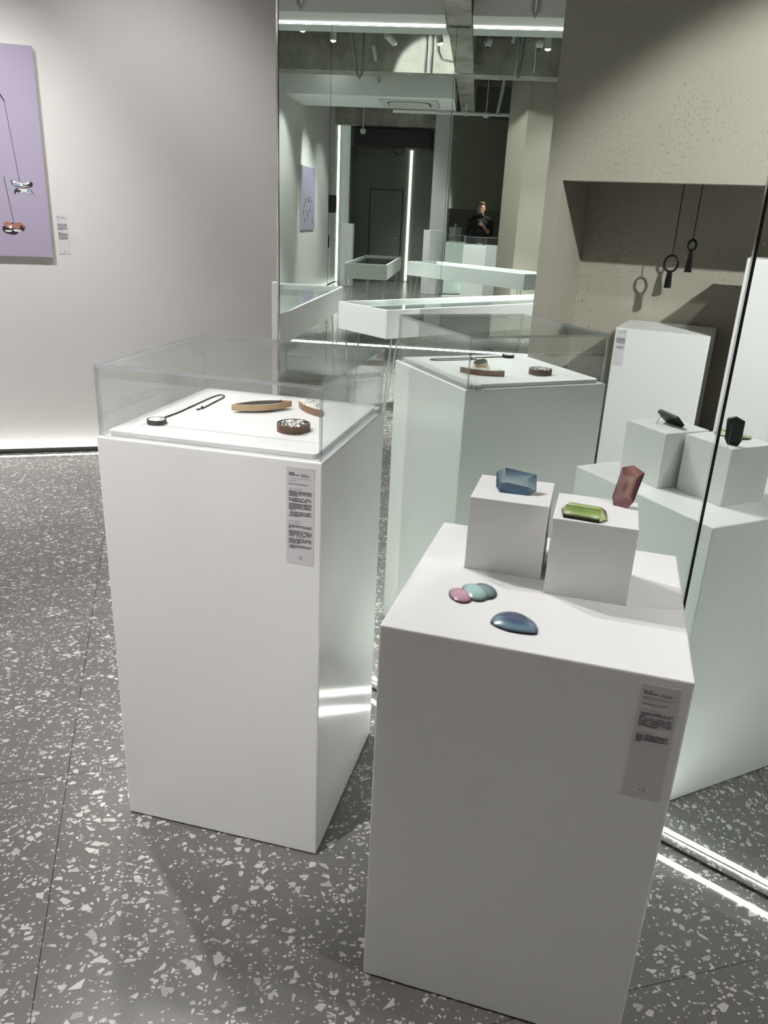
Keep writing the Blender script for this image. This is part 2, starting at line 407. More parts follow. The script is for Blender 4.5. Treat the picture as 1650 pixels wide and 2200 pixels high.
# ================================================================== NICHE WALL (beige plaster)
FN = mirrored(.83080, 4.80159)
angN = math.atan2(-.81257, .58286)            # local x along the wall face, local y out of the wall, into the room
nb = MB(); TN = 6.0; D_AL = .72; LZ = 1.728
nb.box(0, .091, -.80, 0, 0, CEIL)                       # pier at the end
nb.box(.091, TN, -.12, 0, LZ, CEIL)                     # lintel
nb.box(.091, TN, -.80, -.72, 0, CEIL)                   # back
nb.box(.091, TN, -.72, -.12, 2.35, CEIL)                # ceiling of the alcove
nb.box(TN - .6, TN, -.72, 0, 0, LZ)
wn = struct(nb, 'wall_niche', 'pitted_plaster'); wn.location = (FN.x, FN.y, 0); wn.rotation_euler = (0, 0, angN)
def nloc(x, y, z=0.):
    c, s = cos(angN), sin(angN); return Vector((FN.x + c*x - s*y, FN.y + s*x + c*y, z))

# ================================================================== PEDESTALS, LABELS
def text_mesh(body, size, mat, parent, x, z, name, shear=0., wscale=1.):
    """a line of lettering on a face: local x to the right, z up, facing -y"""
    c = bpy.data.curves.new(name, 'FONT'); c.body = body; c.size = size; c.shear = shear; c.resolution_u = 2
    tmp = bpy.data.objects.new('tmp', c); COL.objects.link(tmp); bpy.context.view_layer.update()
    me = bpy.data.meshes.new_from_object(tmp.evaluated_get(bpy.context.evaluated_depsgraph_get()))
    bpy.data.objects.remove(tmp); bpy.data.curves.remove(c)
    for v in me.vertices: v.co = Vector((v.co.x*wscale, 0, v.co.y))
    me.materials.clear(); me.materials.append(MATS[mat]); me.name = name
    o = bpy.data.objects.new(name, me); COL.objects.link(o); o.parent = parent; o.location = (x, -.0006, z)
    return o
def text_rows(rows, x0, width, parent, name, cw=.00195, ch=.00165, rng=None):
    """rows of small print, character by character; rows = [(z, share of the line, gaps)]"""
    rng = rng or random.Random(3); mb = MB()
    for z, share in rows:
        x = x0
        while x < x0 + width*share - cw*.5:
            if rng.random() < .085: x += cw*1.3; continue
            h = ch*rng.uniform(.72, 1.0); wd = cw*rng.uniform(.72, .95)
            # a glyph: two or three strokes
            mb.add([(x, -.0005, z), (x+wd, -.0005, z), (x+wd, -.0005, z+h*.42), (x, -.0005, z+h*.42)], [(0,1,2,3)])
            mb.add([(x, -.0005, z+h*.56), (x+wd*.95, -.0005, z+h*.56), (x+wd*.95, -.0005, z+h), (x, -.0005, z+h)], [(0,1,2,3)])
            s0 = x + wd*rng.uniform(.1, .5)
            mb.add([(s0, -.0005, z), (s0+wd*.45, -.0005, z), (s0+wd*.45, -.0005, z+h), (s0, -.0005, z+h)], [(0,1,2,3)])
            x += cw*1.06
    return mb.build(name, 'ink', parent)
LW, LH = .0612, .2170
def info_label(parent, x, ztop, y, artist, paras, intro, title=None, rz=0.):
    """paper label; (x, ztop) is its upper left corner on the face at local y"""
    sh = MB().box(0, LW, 0, .0005, -LH, 0).build('label_sheet', 'paper', parent)
    sh.location = (x, y - .0006*cos(rz), ztop); sh.rotation_euler = (0, 0, rz)
    k = LW/.0605; m = .0055
    rng = random.Random(len(artist))
    text_rows([(-.0135, .235), (-.0173, .41)], m, .052, sh, 'heading_text', .0023, .0024, rng)
    text_rows([(-.0145, .30), (-.0168, .36), (-.0191, .37)], m + .0255, .052, sh, 'subheading_text', .0012, .0011, rng)
    MB().box(m, LW - .005, -.0004, 0, -.0236, -.0233).build('rule', 'ink_grey', sh)
    text_mesh('Artist/艺术家', .0030, 'ink_grey', sh, m, -.0305, 'artist_text')
    text_mesh(artist, .0052, 'ink', sh, m, -.0372, 'name_text')
    text_mesh('Artist Profile/艺术家简介', .0030, 'ink_grey', sh, m, -.0485, 'profile_text')
    z = -.0535; rows = []
    for ls in paras:
        for s_ in ls: rows.append((z, s_)); z -= .0031
        z -= .0026 if len(paras) > 1 else 0
    text_rows(rows, m, LW - .0105, sh, 'body_text', .00205, .0021, rng)
    z -= .006 if len(paras) > 1 else .009
    text_mesh('Introduction/作品介绍', .0029, 'ink_grey', sh, m, z, 'introduction_text'); z -= .0052
    if title:
        text_mesh(title, .0032, 'ink', sh, m, z, 'title_text', wscale=.95); z -= .0052
    rows = []
    for ls in intro:
        for s_ in ls: rows.append((z, s_)); z -= .0031
        z -= .0026 if len(intro) > 1 else 0
    text_rows(rows, m, LW - .0105, sh, 'body_text', .00205, .0021, rng)
    text_mesh('a', .0068, 'ink', sh, LW*.42, -.2035, 'logo_text'); text_mesh('2', .0070, 'ink', sh, LW*.42 + .0058, -.2008, 'logo_text')
    MB().box(LW*.42 + .005, LW*.42 + .0105, -.0005, 0, -.2043, -.2037).build('logo_rule', 'ink', sh)
    return sh

def pedestal(name, label, cx, cy, rz, w_, d_, h_, mat='white_satin', group=None, bev=.0035):
    t = thing(name, label, 'pedestal', (cx, cy, 0), rz, group)
    MB().box(-w_/2, w_/2, -d_/2, d_/2, .004, h_).build('body', mat, t, bevel=bev)
    MB().box(-w_/2 + .008, w_/2 - .008, -d_/2 + .008, d_/2 - .008, 0, .004).build('foot', 'black_gap', t)
    return t
def corner_center(x, y, a, w_, d_):
    return (x + cos(a)*w_/2 - sin(a)*d_/2, y + sin(a)*w_/2 + cos(a)*d_/2)

# --- left pedestal with the acrylic case
LA, Lw, Ld, Lh = -.2318, .5163, .5155, 1.0248
lc = corner_center(-.6319, 1.62826, LA, Lw, Ld)
pL = pedestal('display_pedestal', 'tall white pedestal standing under the clear case, information label on its front', *lc, LA, Lw, Ld, Lh)
info_label(pL, -Lw/2 + .4391, 1.0095, -Ld/2, 'Jonas Schwalenberg',
    [[1, 1, .96, .44], [.93, 1, .78], [1, 1, .95, 1, .30], [.95, 1, 1, .49]],
    [[1, 1, .07], [1, 1, 1, .96, .73], [1, 1, 1, .57], [1, 1, .34]], '"To Carry With You"')
def rounded(w_, d_, r, n=6):
    out = []
    for cx, cy, a0 in ((w_/2-r, d_/2-r, 0), (-w_/2+r, d_/2-r, pi/2), (-w_/2+r, -d_/2+r, pi), (w_/2-r, -d_/2+r, 3*pi/2)):
        out += [(cx + r*cos(a0 + pi/2*k/n), cy + r*sin(a0 + pi/2*k/n)) for k in range(n+1)]
    return out
BZ = Lh + .0125
MB().prism(rounded(Lw - .034, Ld - .034, .012), Lh, BZ).build('top_board', 'board_white', pL, bevel=.003)
# small foam stop at the back right corner
MB().box(Lw/2 - .0155, Lw/2 - .006, Ld/2 - .058, Ld/2 - .032, Lh, Lh + .0115).build('foam_stop', 'foam', pL, bevel=.001)
# the clear cover
cs = thing('acrylic_cover', 'clear acrylic box cover resting on the tall pedestal over the brooches', 'display cover', (lc[0], lc[1], Lh), LA)
cw, cd, chh, ct = Lw - .010, Ld - .010, .1572, .0075
def pane(x0, x1, y0, y1, z0, z1, thin):
    mb = MB().box(x0, x1, y0, y1, z0, z1)
    big = {0: (3, 5), 1: (2, 4), 2: (0, 1)}[thin]
    mb.mi = [0 if k in big else 1 for k in range(6)]
    return mb.build('pane', ['acrylic', 'acrylic_edge'], cs)
pane(-cw/2, cw/2, -cd/2, -cd/2 + ct, .0006, chh - ct, 1); pane(-cw/2, cw/2, cd/2 - ct, cd/2, .0006, chh - ct, 1)
pane(-cw/2, -cw/2 + ct, -cd/2 + ct, cd/2 - ct, .0006, chh - ct, 0); pane(cw/2 - ct, cw/2, -cd/2 + ct, cd/2 - ct, .0006, chh - ct, 0)
pane(-cw/2, cw/2, -cd/2, cd/2, chh - ct, chh, 2)

# --- right pedestal with the gem brooches
RAg, Rw, Rd, Rh = -.2692, .5187, .5253, .8363
rc = corner_center(.00119, 1.19307, RAg, Rw, Rd)
pR = pedestal('display_pedestal', 'lower white pedestal in front with gem brooches and two small white blocks on top', *rc, RAg, Rw, Rd, Rh)
info_label(pR, -Rw/2 + .4405, .8192, -Rd/2, 'Christoph Straube',
    [[1, 1, .19, 1, .95, 1, 1, 1, .58]], [[1, .93, 1, 1, .15]])
CS = .15404
HC = Rh + CS
for (x, y, a, lab) in ((.16814, 1.44701, -.25587, 'small white block carrying the blue gem brooch'), (.3127, 1.34989, -.26782, 'small white block carrying the green and the red gem brooch')):
    c = corner_center(x, y, a, CS, CS)
    o = MB().box(-CS/2, CS/2, -CS/2, CS/2, 0, CS).build('riser_block', 'white_matte', None, bevel=.0012)
    o.location = (c[0], c[1], Rh); o.rotation_euler = (0, 0, a); tag(o, lab, 'riser')

# ================================================================== JEWELLERY ON THE TALL PEDESTAL
def onL(x, y, z=0.):            # coordinates from the front left corner of the tall pedestal
    c, s = cos(LA), sin(LA); return Vector((-.6319 + c*x - s*y, 1.62826 + s*x + c*y, BZ + z))
def onR(x, y, z=0.):
    c, s = cos(RAg), sin(RAg); return Vector((.00119 + c*x - s*y, 1.19307 + s*x + c*y, Rh + z))
def foil(outline, cx, cy, z, hgt, name, mat, parent, n=16, seed=1, dome=.004):
    """crinkled metal sheet filling an outline"""
    rng = random.Random(seed); mb = MB(); m = len(outline); rings = n; vs_ = [(cx, cy, z + dome)]
    for r in range(1, rings + 1):
        f = r/rings
        for k in range(m):
            x, y = outline[k]; j = (0 if r == rings else 1)
            vs_.append((cx + (x-cx)*f + j*rng.uniform(-1,1)*.0009, cy + (y-cy)*f + j*rng.uniform(-1,1)*.0009,
                        z + dome*(1-f*f) + j*rng.uniform(-1, 1)*hgt))
    fs_ = [(0, 1+k, 1+(k+1)%m) for k in range(m)]
    for r in range(rings-1):
        for k in range(m):
            a, b = 1+r*m+k, 1+r*m+(k+1)%m; c_, d_ = a+m, b+m
            fs_ += [(a, c_, d_), (a, d_, b)]
    return mb.add(vs_, fs_).build(name, mat, parent)
def rim_wall(outline, thick, z0, z1, name, mats, parent):
    """an upright band following an outline, edge faces in the second material"""
    n = len(outline); cx = sum(p[0] for p in outline)/n; cy = sum(p[1] for p in outline)/n
    inner = []
    for k in range(n):
        p0, p1, p2 = Vector(outline[k-1]), Vector(outline[k]), Vector(outline[(k+1)%n])
        t = (p2-p0).normalized(); nn_ = Vector((-t.y, t.x))
        if nn_.dot(Vector((cx, cy)) - p1) < 0: nn_ = -nn_
        inner.append(tuple(p1 + nn_*thick))
    vs_ = [(x,y,z0) for x,y in outline]+[(x,y,z1) for x,y in outline]+[(x,y,z0) for x,y in inner]+[(x,y,z1) for x,y in inner]
    fs_ = []; mi = []
    for k in range(n):
        j = (k+1)%n
        fs_ += [(k,j,j+n,k+n), (k+2*n,k+3*n,j+3*n,j+2*n), (k+n,j+n,j+3*n,k+3*n), (k,k+2*n,j+2*n,j)]; mi += [0,0,1,0]
    mb = MB(); mb.add(vs_, fs_); mb.mi = mi
    return mb.build(name, mats, parent), inner
def lens(a, b, bulge1, bulge2, n=18, sharp=1.0):
    """pointed oval from a to b with the given bulges to either side"""
    a, b = Vector(a), Vector(b); d = b-a; nn_ = Vector((-d.y, d.x)).normalized(); out = []
    for k in range(n+1):
        t = k/n; out.append(tuple(a + d*t - nn_*bulge1*sin(pi*t)**sharp))
    for k in range(1, n):
        t = 1-k/n; out.append(tuple(a + d*t + nn_*bulge2*sin(pi*t)**sharp))
    return out
def ring_outline(cx, cy, r, n=36, flat=None):
    out = []
    for k in range(n):
        a = 2*pi*k/n; x, y = cx + r*cos(a), cy + r*sin(a)
        if flat is not None:
            fx, fy = cos(flat[0]), sin(flat[0]); e = (x-cx)*fx + (y-cy)*fy
            if e > flat[1]: x -= (e-flat[1])*fx; y -= (e-flat[1])*fy
        out.append((x, y))
    return out
# pendant on a cord
base = onL(.0865, .106)
pn = thing('pendant_necklace', 'round black-rimmed pendant with crinkled silver face on a black cord, in the clear case', 'necklace', base, LA)
ol = ring_outline(0, 0, .0215)
rim_wall(ol, .003, 0, .0105, 'rim', ['black_matte', 'black_matte'], pn)
foil(ring_outline(0, 0, .0186), 0, 0, .0098, .0012, 'silver_face', 'silver_foil', pn, n=7, seed=4, dome=.002)
cordpts = [(.0838,.128),(.0800,.150),(.0805,.1667),(.0838,.1934),(.0849,.2247),(.0842,.2723),(.0839,.3329),(.0840,.3935),(.0872,.4190),(.0945,.4262),(.1040,.4215),(.1100,.4089),(.1132,.3821),(.1135,.3432),(.1165,.2812),(.1150,.2737)]
MB().tube([(x-.0865, y-.106, .0022) for x, y in cordpts], .0017, 8).build('cord', 'cord', pn, smooth=True)
MB().ball((.1150-.0865, .2737-.106, .0036), .0036, 6).build('knot', 'cord', pn, smooth=True)
MB().tube([(.0285,.1677,.0022),(.0252,.1533,.002),(.0205,.1500,.002)], .0014, 6).tube([(.0285,.1677,.0022),(.0262,.1533,.002),(.0279,.1449,.002)], .0014, 6).build('cord_end', 'cord', pn, smooth=True)
# light wooden boat-shaped brooch lying face down
base = onL(.254, .318)
bo = thing('boat_brooch', 'long pale wooden lens-shaped brooch lying open with dark inside and a pin', 'brooch', base, LA)
ol = lens((-.0590,-.0495), (.0585,.0500), .0235, .0235, 22, .9)
rim, inn = rim_wall(ol, .0022, .0050, .0200, 'rim', ['light_wood', 'wood_edge'], bo)
MB().prism([(x*.985, y*.985) for x, y in ol], .0165, .0175).build('back_plate', 'black_matte', bo)
mb = MB(); n = len(ol); vs_ = [(0,0,0)] + [(x*f, y*f, .0055*(f**2.2)) for f in (.35,.7,.96) for x, y in ol]
mb.add(vs_, [(0,1+(k+1)%n,1+k) for k in range(n)] + [(1+r*n+k,1+r*n+(k+1)%n,1+(r+1)*n+(k+1)%n,1+(r+1)*n+k) for r in range(2) for k in range(n)])
mb.build('belly', 'black_foil', bo)
MB().tube([(-.004,.006,.0175),(-.004,.006,.0215),(.014,.0155,.0222),(.036,.0300,.0222)], .0007, 6).tube([(.036,.030,.0175),(.036,.030,.0235),(.0385,.0325,.0240)], .0009, 6).build('pin', 'steel', bo)
# dark wooden leaf brooch
base = onL(.360, .370)
lf = thing('leaf_brooch', 'pointed brown wooden brooch filled with crinkled silver, near the back of the clear case', 'brooch', base, LA)
ol = lens((-.0480,.0560), (.0430,-.0555), .0180, .0250, 20, .75)
rim_wall(ol, .0022, 0, .0175, 'rim', ['walnut', 'wood_edge'], lf)
foil([(x*.95, y*.95) for x, y in ol], 0, 0, .0155, .0024, 'silver_face', 'silver_foil', lf, n=9, seed=11, dome=.004)
# round dark brooch
base = onL(.3905, .171)
rd = thing('round_brooch', 'round dark brown wooden brooch with black and silver crinkled top, in the clear case', 'brooch', base, LA)
ol = ring_outline(0, 0, .0375, 48, (radians(-12), .0325))
rim_wall(ol, .0018, 0, .0180, 'rim', ['dark_wood', 'walnut'], rd)
mb_o = foil([(x*.955, y*.955) for x, y in ol], 0, 0, .0165, .0019, 'crinkled_face', 'silver_foil', rd, n=10, seed=21, dome=.003)
mb_o.data.materials.append(MATS['black_foil'])
rng = random.Random(5)
for pgn in mb_o.data.polygons:
    c = pgn.center; r = sqrt(c.x**2 + c.y**2)
    if rng.random() < (.25 if r < .02 else .68): pgn.material_index = 1

# ================================================================== GEM BROOCHES ON THE LOWER PEDESTAL
def mixc(stops, t):
    for (t0, c0), (t1, c1) in zip(stops, stops[1:]):
        if t <= t1:
            k = max(0, (t-t0)/(t1-t0)); return tuple(a+(b-a)*k for a, b in zip(c0, c1))
    return stops[-1][1]
def soft(c, k=.22):
    g = sum(c)/3; return tuple(min(255, (x + (g-x)*k)*1.04) for x in c)
def painted(mb, cols, name, parent, smooth=False):
    o = mb.build(name, 'painted_enamel', parent, smooth=smooth); me = o.data
    ca = me.color_attributes.new('paint', 'FLOAT_COLOR', 'CORNER'); i = 0
    for pi_, pgn in enumerate(me.polygons):
        for k in range(pgn.loop_total): ca.data[pgn.loop_start + k].color = col4(cols[pi_][k])
    return o
def gem_plate(name, label, base, rz, tilt, outline, facets, thick, wire):
    """upright painted plate: plane coordinates (u along the bottom edge, w up the plate), leaning back by tilt"""
    g = thing(name, label, 'brooch', base, rz)
    st, ct_ = sin(tilt), cos(tilt)
    def P3(u, w_, off=0.): return (u, w_*st + off*ct_, w_*ct_ - off*st)       # off > 0 is behind the plate
    n = len(outline); mb = MB()
    vs_ = [P3(u, w_, .0012) for u, w_ in outline] + [P3(u*.97 + .001, w_*.97 + .0012, thick) for u, w_ in outline]
    fs_ = [(k, k+n, (k+1)%n+n, (k+1)%n) for k in range(n)] + [tuple(range(n, 2*n))]
    mb.add(vs_, fs_).build('black_back', 'black_lacquer', g)
    mb = MB(); cols = []
    for pts, cs_, lift in facets:
        vs_ = [P3(u, w_, .0010 - lift_) for (u, w_), lift_ in zip(pts, lift)]
        mb.add(vs_, [tuple(range(len(pts)-1, -1, -1))]); cols.append([srgb(*soft(c)) for c in cs_][::-1])
    painted(mb, cols, 'painted_front', g)
    u0, w0, foot = wire
    MB().tube([P3(u0, w0, thick), P3(u0, w0, thick + .004), (u0 + foot[0], foot[1], .0004)], .0007, 6).build('wire_support', 'steel', g)
    return g
def fac(pts, cs_, lift): return (pts, cs_, lift)
E1 = 0.0; E2 = .0022
B_ = dict(o1=(.0024,.0576), o2=(.0662,.0493), o3=(.0696,.0147), o4=(.0527,0), o5=(0,0), o6=(-.0105,.0125), o7=(-.0145,.046),
          i1=(.0043,.0375), i2=(.0498,.0385), i4=(-.0053,.0376), i5=(-.0008,.0057), d1=(-.0029,.0207), d2=(.0114,.0235), d3=(.0516,.0181), r1=(.0622,.015))
def q(*ks): return [B_[k] for k in ks]
blue_f = [
    fac(q('o7','o1','i1','i4'), [(92,120,138),(150,168,180),(168,182,190),(120,146,160)], [E1,E1,E2,E2]),
    fac(q('o7','i4','d1','i5','o6'), [(70,96,116),(128,158,170),(110,140,156),(82,112,132),(66,96,118)], [E1,E2,E2,E2,E1]),
    fac(q('o6','i5','o5'), [(120,150,166),(92,122,144),(66,94,118)], [E1,E2,E1]),
    fac(q('o1','o2','i2','i1'), [(52,78,104),(96,126,146),(150,172,180),(112,142,156)], [E1,E1,E2,E2]),
    fac(q('o2','o3','r1','d3','i2'), [(74,104,128),(150,182,190),(172,198,200),(150,180,188),(118,152,168)], [E1,E1,E2,E2,E2]),
    fac(q('i4','i1','i2','d3','d2','d1'), [(140,162,174),(136,162,172),(138,166,176),(158,180,184),(176,190,194),(150,168,178)], [E2]*6),
    fac(q('d1','d2','d3','r1','o4','o5','i5'), [(92,112,134),(84,106,132),(78,108,134),(110,142,158),(76,112,140),(64,98,128),(72,102,130)], [E2,E2,E2,E2,E1,E1,E2]),
    fac(q('r1','o3','o4'), [(170,196,200),(120,150,166),(70,102,128)], [E2,E1,E1]),
]
gem_plate('blue_gem_brooch', 'pale blue gem-shaped painted brooch propped up at a slant on the left block', (.2318, 1.4801, HC + .0006), radians(-12.77), radians(45),
          q('o1','o2','o3','o4','o5','o6','o7'), blue_f, .0065, (.006, .046, (0, .052)))
B_ = dict(o1=(-.0036,.0757), o2=(.0172,.0845), o3=(.0406,.0745), o4=(.0348,.0142), o5=(.027,0), o6=(0,0), o7=(-.0068,.0151),
          a=(.0028,.0617), b=(.0313,.0618), c=(.002,.0185), d=(.028,.0237), m1=(.0152,.0479), m2=(.0185,.0321))
def grid_facets(p00, p10, p11, p01, fun, lift, n=8):
    """a four-sided facet painted with a colour function of its own two coordinates"""
    out = []; P_ = lambda s_, t_: tuple((1-s_)*(1-t_)*p00[i] + s_*(1-t_)*p10[i] + s_*t_*p11[i] + (1-s_)*t_*p01[i] for i in (0, 1))
    for i in range(n):
        for j in range(n):
            c_ = [(i/n, j/n), ((i+1)/n, j/n), ((i+1)/n, (j+1)/n), (i/n, (j+1)/n)]
            out.append(([P_(*k_) for k_ in c_][::-1], [fun(*k_) for k_ in c_][::-1], [lift]*4))
    return out
def blend(c0, c1, k): return tuple(a_ + (b_-a_)*k for a_, b_ in zip(c0, c1))
def red_centre(s_, t_):
    c_ = blend((152,106,98), (176,134,112), s_); c_ = blend(c_, (116,66,70), math.exp(-((s_-.40)/.16)**2 - ((t_-.45)/.30)**2))
    c_ = blend(c_, (120,72,76), .7*math.exp(-((s_-.95)/.12)**2)); return blend(c_, (184,148,130), .6*math.exp(-((s_-.55)/.25)**2 - ((t_-.92)/.2)**2))
red_f = [
    fac(q('o1','o2','o3','b','a'), [(126,72,74),(176,130,118),(150,88,84),(176,122,108),(142,84,82)], [E1,E1,E1,E2,E2]),
    fac(q('o1','a','c','o7'), [(112,62,72),(128,76,84),(134,82,90),(104,54,66)], [E1,E2,E2,E1]),
    fac(q('o3','o4','d','b'), [(104,56,64),(120,68,76),(136,84,82),(120,68,72)], [E1,E1,E2,E2]),
] + grid_facets(B_['c'], B_['d'], B_['b'], B_['a'], red_centre, E2) + [
    fac(q('c','d','o4','o5','o6','o7'), [(160,108,108),(178,132,118),(128,74,82),(132,72,92),(126,66,88),(120,66,78)], [E2,E2,E1,E1,E1,E1]),
]
gem_plate('red_gem_brooch', 'dusky red elongated gem-shaped painted brooch standing upright on the right block', (.447, 1.4363, HC + .0006), radians(-36.82), radians(20),
          q('o1','o2','o3','o4','o5','o6','o7'), red_f, .0065, (.012, .066, (.010, .058)))
# green one, lying flat
cB = Vector((.3127, 1.34989)); aB = -.26782
def onB(x, y, z=0.): return Vector((cB.x + cos(aB)*x - sin(aB)*y, cB.y + sin(aB)*x + cos(aB)*y, HC + z))
gg = thing('green_gem_brooch', 'bright green long gem-shaped painted brooch lying flat on the right block', 'brooch', onB(.054, .041), aB)
G = [(.0115,.0491),(.0161,.0704),(.0266,.0802),(.0936,.072),(.0968,.0249),(.0836,.0049),(.017,.0109)]
G = [(x-.054, y-.041) for x, y in G]
MB().prism([(x*.97, y*.97) for x, y in G], .0004, .0030).build('black_back', 'black_lacquer', gg)
def g3(i, z): return (G[i][0], G[i][1], z)
T = dict(a=(-.0350,.0095,.0115), b=(.0290,.0060,.0115), c=(.0300,.0245,.0115), d=(-.0285,.0290,.0115))
mb = MB(); cols = []
def gf(pts, cs_): mb.add(pts, [tuple(range(len(pts)))]); cols.append([srgb(*soft(c)) for c in cs_])
z0 = .0030
def gquad(p00, p10, p11, p01, fun, n=10):
    P_ = lambda s_, t_: tuple((1-s_)*(1-t_)*p00[i] + s_*(1-t_)*p10[i] + s_*t_*p11[i] + (1-s_)*t_*p01[i] for i in (0, 1, 2))
    for i in range(n):
        for j in range(n):
            c_ = [(i/n, j/n), ((i+1)/n, j/n), ((i+1)/n, (j+1)/n), (i/n, (j+1)/n)]
            gf([P_(*k_) for k_ in c_], [fun(*k_) for k_ in c_])
def g_front(s_, t_):
    c_ = mixc([(0,(22,30,14)),(.16,(34,46,20)),(.34,(168,188,120)),(.6,(142,170,88)),(.9,(134,164,80)),(1.0,(80,106,46))], t_)
    for x0_ in (.10, .88): c_ = blend(c_, (232,236,214), .85*math.exp(-((s_-x0_)/.09)**2 - ((t_-.36)/.13)**2))
    return blend(c_, (104,138,58), .5*math.exp(-((s_-.4)/.25)**2 - ((t_-.75)/.2)**2))
def g_top(s_, t_):
    c_ = mixc([(0,(84,110,48)),(.12,(150,176,96)),(.6,(172,194,120)),(.9,(150,172,102)),(1,(96,120,60))], t_)
    return blend(c_, (224,230,196), .7*math.exp(-((s_-.1)/.1)**2 - ((t_-.5)/.25)**2))
def g_back(s_, t_): return mixc([(0,(70,94,42)),(.5,(140,162,92)),(1,(170,190,124))], t_)
def g_end(s_, t_): return blend((176,194,120), (210,222,160), math.exp(-((s_-.5)/.3)**2 - ((t_-.4)/.3)**2))
gquad(g3(6,z0), g3(5,z0), T['b'], T['a'], g_front); gquad(g3(5,z0), g3(4,z0), T['c'], T['b'], g_end, 6); gquad(T['a'], T['b'], T['c'], T['d'], g_top)
gquad(g3(3,z0), g3(2,z0), T['d'], T['c'], g_back, 6)
gf([g3(4,z0), g3(3,z0), T['c']], [(120,140,84),(50,64,36),(130,152,80)])
gf([g3(2,z0), g3(1,z0), g3(0,z0), T['a'], T['d']], [(120,148,76),(90,114,60),(60,82,40),(120,150,72),(206,218,168)])
gf([g3(0,z0), g3(6,z0), T['a']], [(70,96,44),(30,44,20),(190,206,140)])
painted(mb, cols, 'painted_front', gg)
# domed pieces
def dome(outline, hgt, colfun, name, parent, rings=8, z0=.0004, power=2.4):
    n = len(outline); cx = sum(p[0] for p in outline)/n; cy = sum(p[1] for p in outline)/n
    mb = MB(); vs_ = [(cx, cy, z0 + hgt)]; rc_ = [(0., cx, cy)]
    for r in range(1, rings+1):
        f = r/rings
        for x, y in outline:
            X, Y = cx+(x-cx)*f, cy+(y-cy)*f; vs_.append((X, Y, z0 + .0022 + (hgt-.0022)*(1-f**power))); rc_.append((f, X, Y))
    for x, y in outline: vs_.append((x, y, z0)); rc_.append((1.06, x, y))
    fs_ = [(0, 1+k, 1+(k+1)%n) for k in range(n)]
    for r in range(rings):
        fs_ += [(1+r*n+k, 1+(r+1)*n+k, 1+(r+1)*n+(k+1)%n, 1+r*n+(k+1)%n) for k in range(n)]
    mb.add(vs_, fs_); cols = [[srgb(*soft(colfun(*rc_[i]))) for i in f] for f in fs_]
    return painted(mb, cols, name, parent, smooth=True)
def densify(pts, k=3):
    """smooth closed outline through the given points"""
    out = []; n = len(pts)
    for i in range(n):
        p0, p1, p2, p3 = (Vector(pts[(i+j-1) % n]) for j in range(4))
        for s_ in range(k):
            t = s_/k; out.append(tuple(.5*((2*p1) + (p2-p0)*t + (2*p0-5*p1+4*p2-p3)*t*t + (3*p1-p0-3*p2+p3)*t**3)))
    return out
DO = [(.1816,.078),(.1828,.0962),(.1894,.1143),(.1996,.1253),(.2131,.13),(.2273,.1289),(.2425,.1191),(.2557,.1038),(.2626,.0866),(.2646,.0728),(.2624,.0624),(.2473,.0579),(.2308,.0564),(.2138,.0571),(.1972,.0629),(.1857,.0708)]
dm = thing('blue_dome_brooch', 'deep blue half-oval domed brooch lying near the front edge of the lower pedestal', 'brooch', onR(.222, .090), RAg)
DO = densify([(x-.222, y-.090) for x, y in DO])
def c_blue(f, x, y):
    s_ = max(0, -y/.034); base_ = mixc([(0,(70,88,128)),(.45,(70,92,128)),(.75,(112,146,164)),(.9,(84,112,132)),(1.0,(24,32,40)),(1.1,(10,14,18))], f)
    if y > 0: base_ = mixc([(0,(70,88,128)),(.6,(62,76,106)),(.85,(100,120,136)),(.96,(46,56,70)),(1.1,(10,14,18))], f)
    return base_
dome(DO, .0125, c_blue, 'painted_dome', dm, 10)
tr = thing('triple_dome_brooch', 'three overlapping domed ovals in pink, pale turquoise and grey as one brooch', 'brooch', onR(.132, .180), RAg)
def oval(cx, cy, a, b, rot, n=40):
    return [(cx + a*cos(t)*cos(rot) - b*sin(t)*sin(rot), cy + a*cos(t)*sin(rot) + b*sin(t)*cos(rot)) for t in (2*pi*k/n for k in range(n))]
rot = radians(-64)
dome(oval(-.0205, -.0195, .0305, .0215, rot), .0075, lambda f, x, y: mixc([(0,(206,160,180)),(.5,(196,146,168)),(.85,(178,128,152)),(.97,(96,56,78)),(1.1,(30,16,24))], f), 'pink_dome', tr)
dome(oval(.0195, .0160, .0330, .0220, rot), .0070, lambda f, x, y: mixc([(0,(128,150,152)),(.5,(112,140,144)),(.8,(92,112,116)),(.96,(50,62,64)),(1.1,(14,18,18))], f), 'grey_dome', tr)
dome(oval(.0030, .0030, .0365, .0245, rot), .0105, lambda f, x, y: mixc([(0,(168,204,204)),(.5,(160,200,198)),(.8,(142,176,172)),(.95,(86,100,96)),(1.1,(18,22,20))], f), 'turquoise_dome', tr)

# ================================================================== PRINT AND LABEL ON THE FRONT WALL
def onW(u, z, off=0.):           # point on the front wall, off metres in front of it
    return rm(u, W_V - off, z)
pt = thing('wall_print', 'large lavender print of hanging jewellery mounted on the white wall', 'picture', onW(-1.185, 1.187, .005), TH)
PW, PHh = 1.20, 1.072            # local x along the wall, -y towards the room
MB().box(-PW/2, PW/2, -.022, -.004, 0, PHh).build('print_panel', ['print_edge'], pt, bevel=.001)
MB().add([(-PW/2, -.0222, 0), (PW/2, -.0222, 0), (PW/2, -.0222, PHh), (-PW/2, -.0222, PHh)], [(0,1,2,3)]).build('print_face', 'lavender_print', pt)
MB().box(-PW/2 + .03, PW/2 - .03, -.004, .004, .03, PHh - .03).build('batten', 'dark_metal', pt)
def flat_shape(pts, mat, name, y=-.0226):
    return MB().add([(x, y, z) for x, z in pts], [tuple(range(len(pts)))]).build(name, mat, pt)
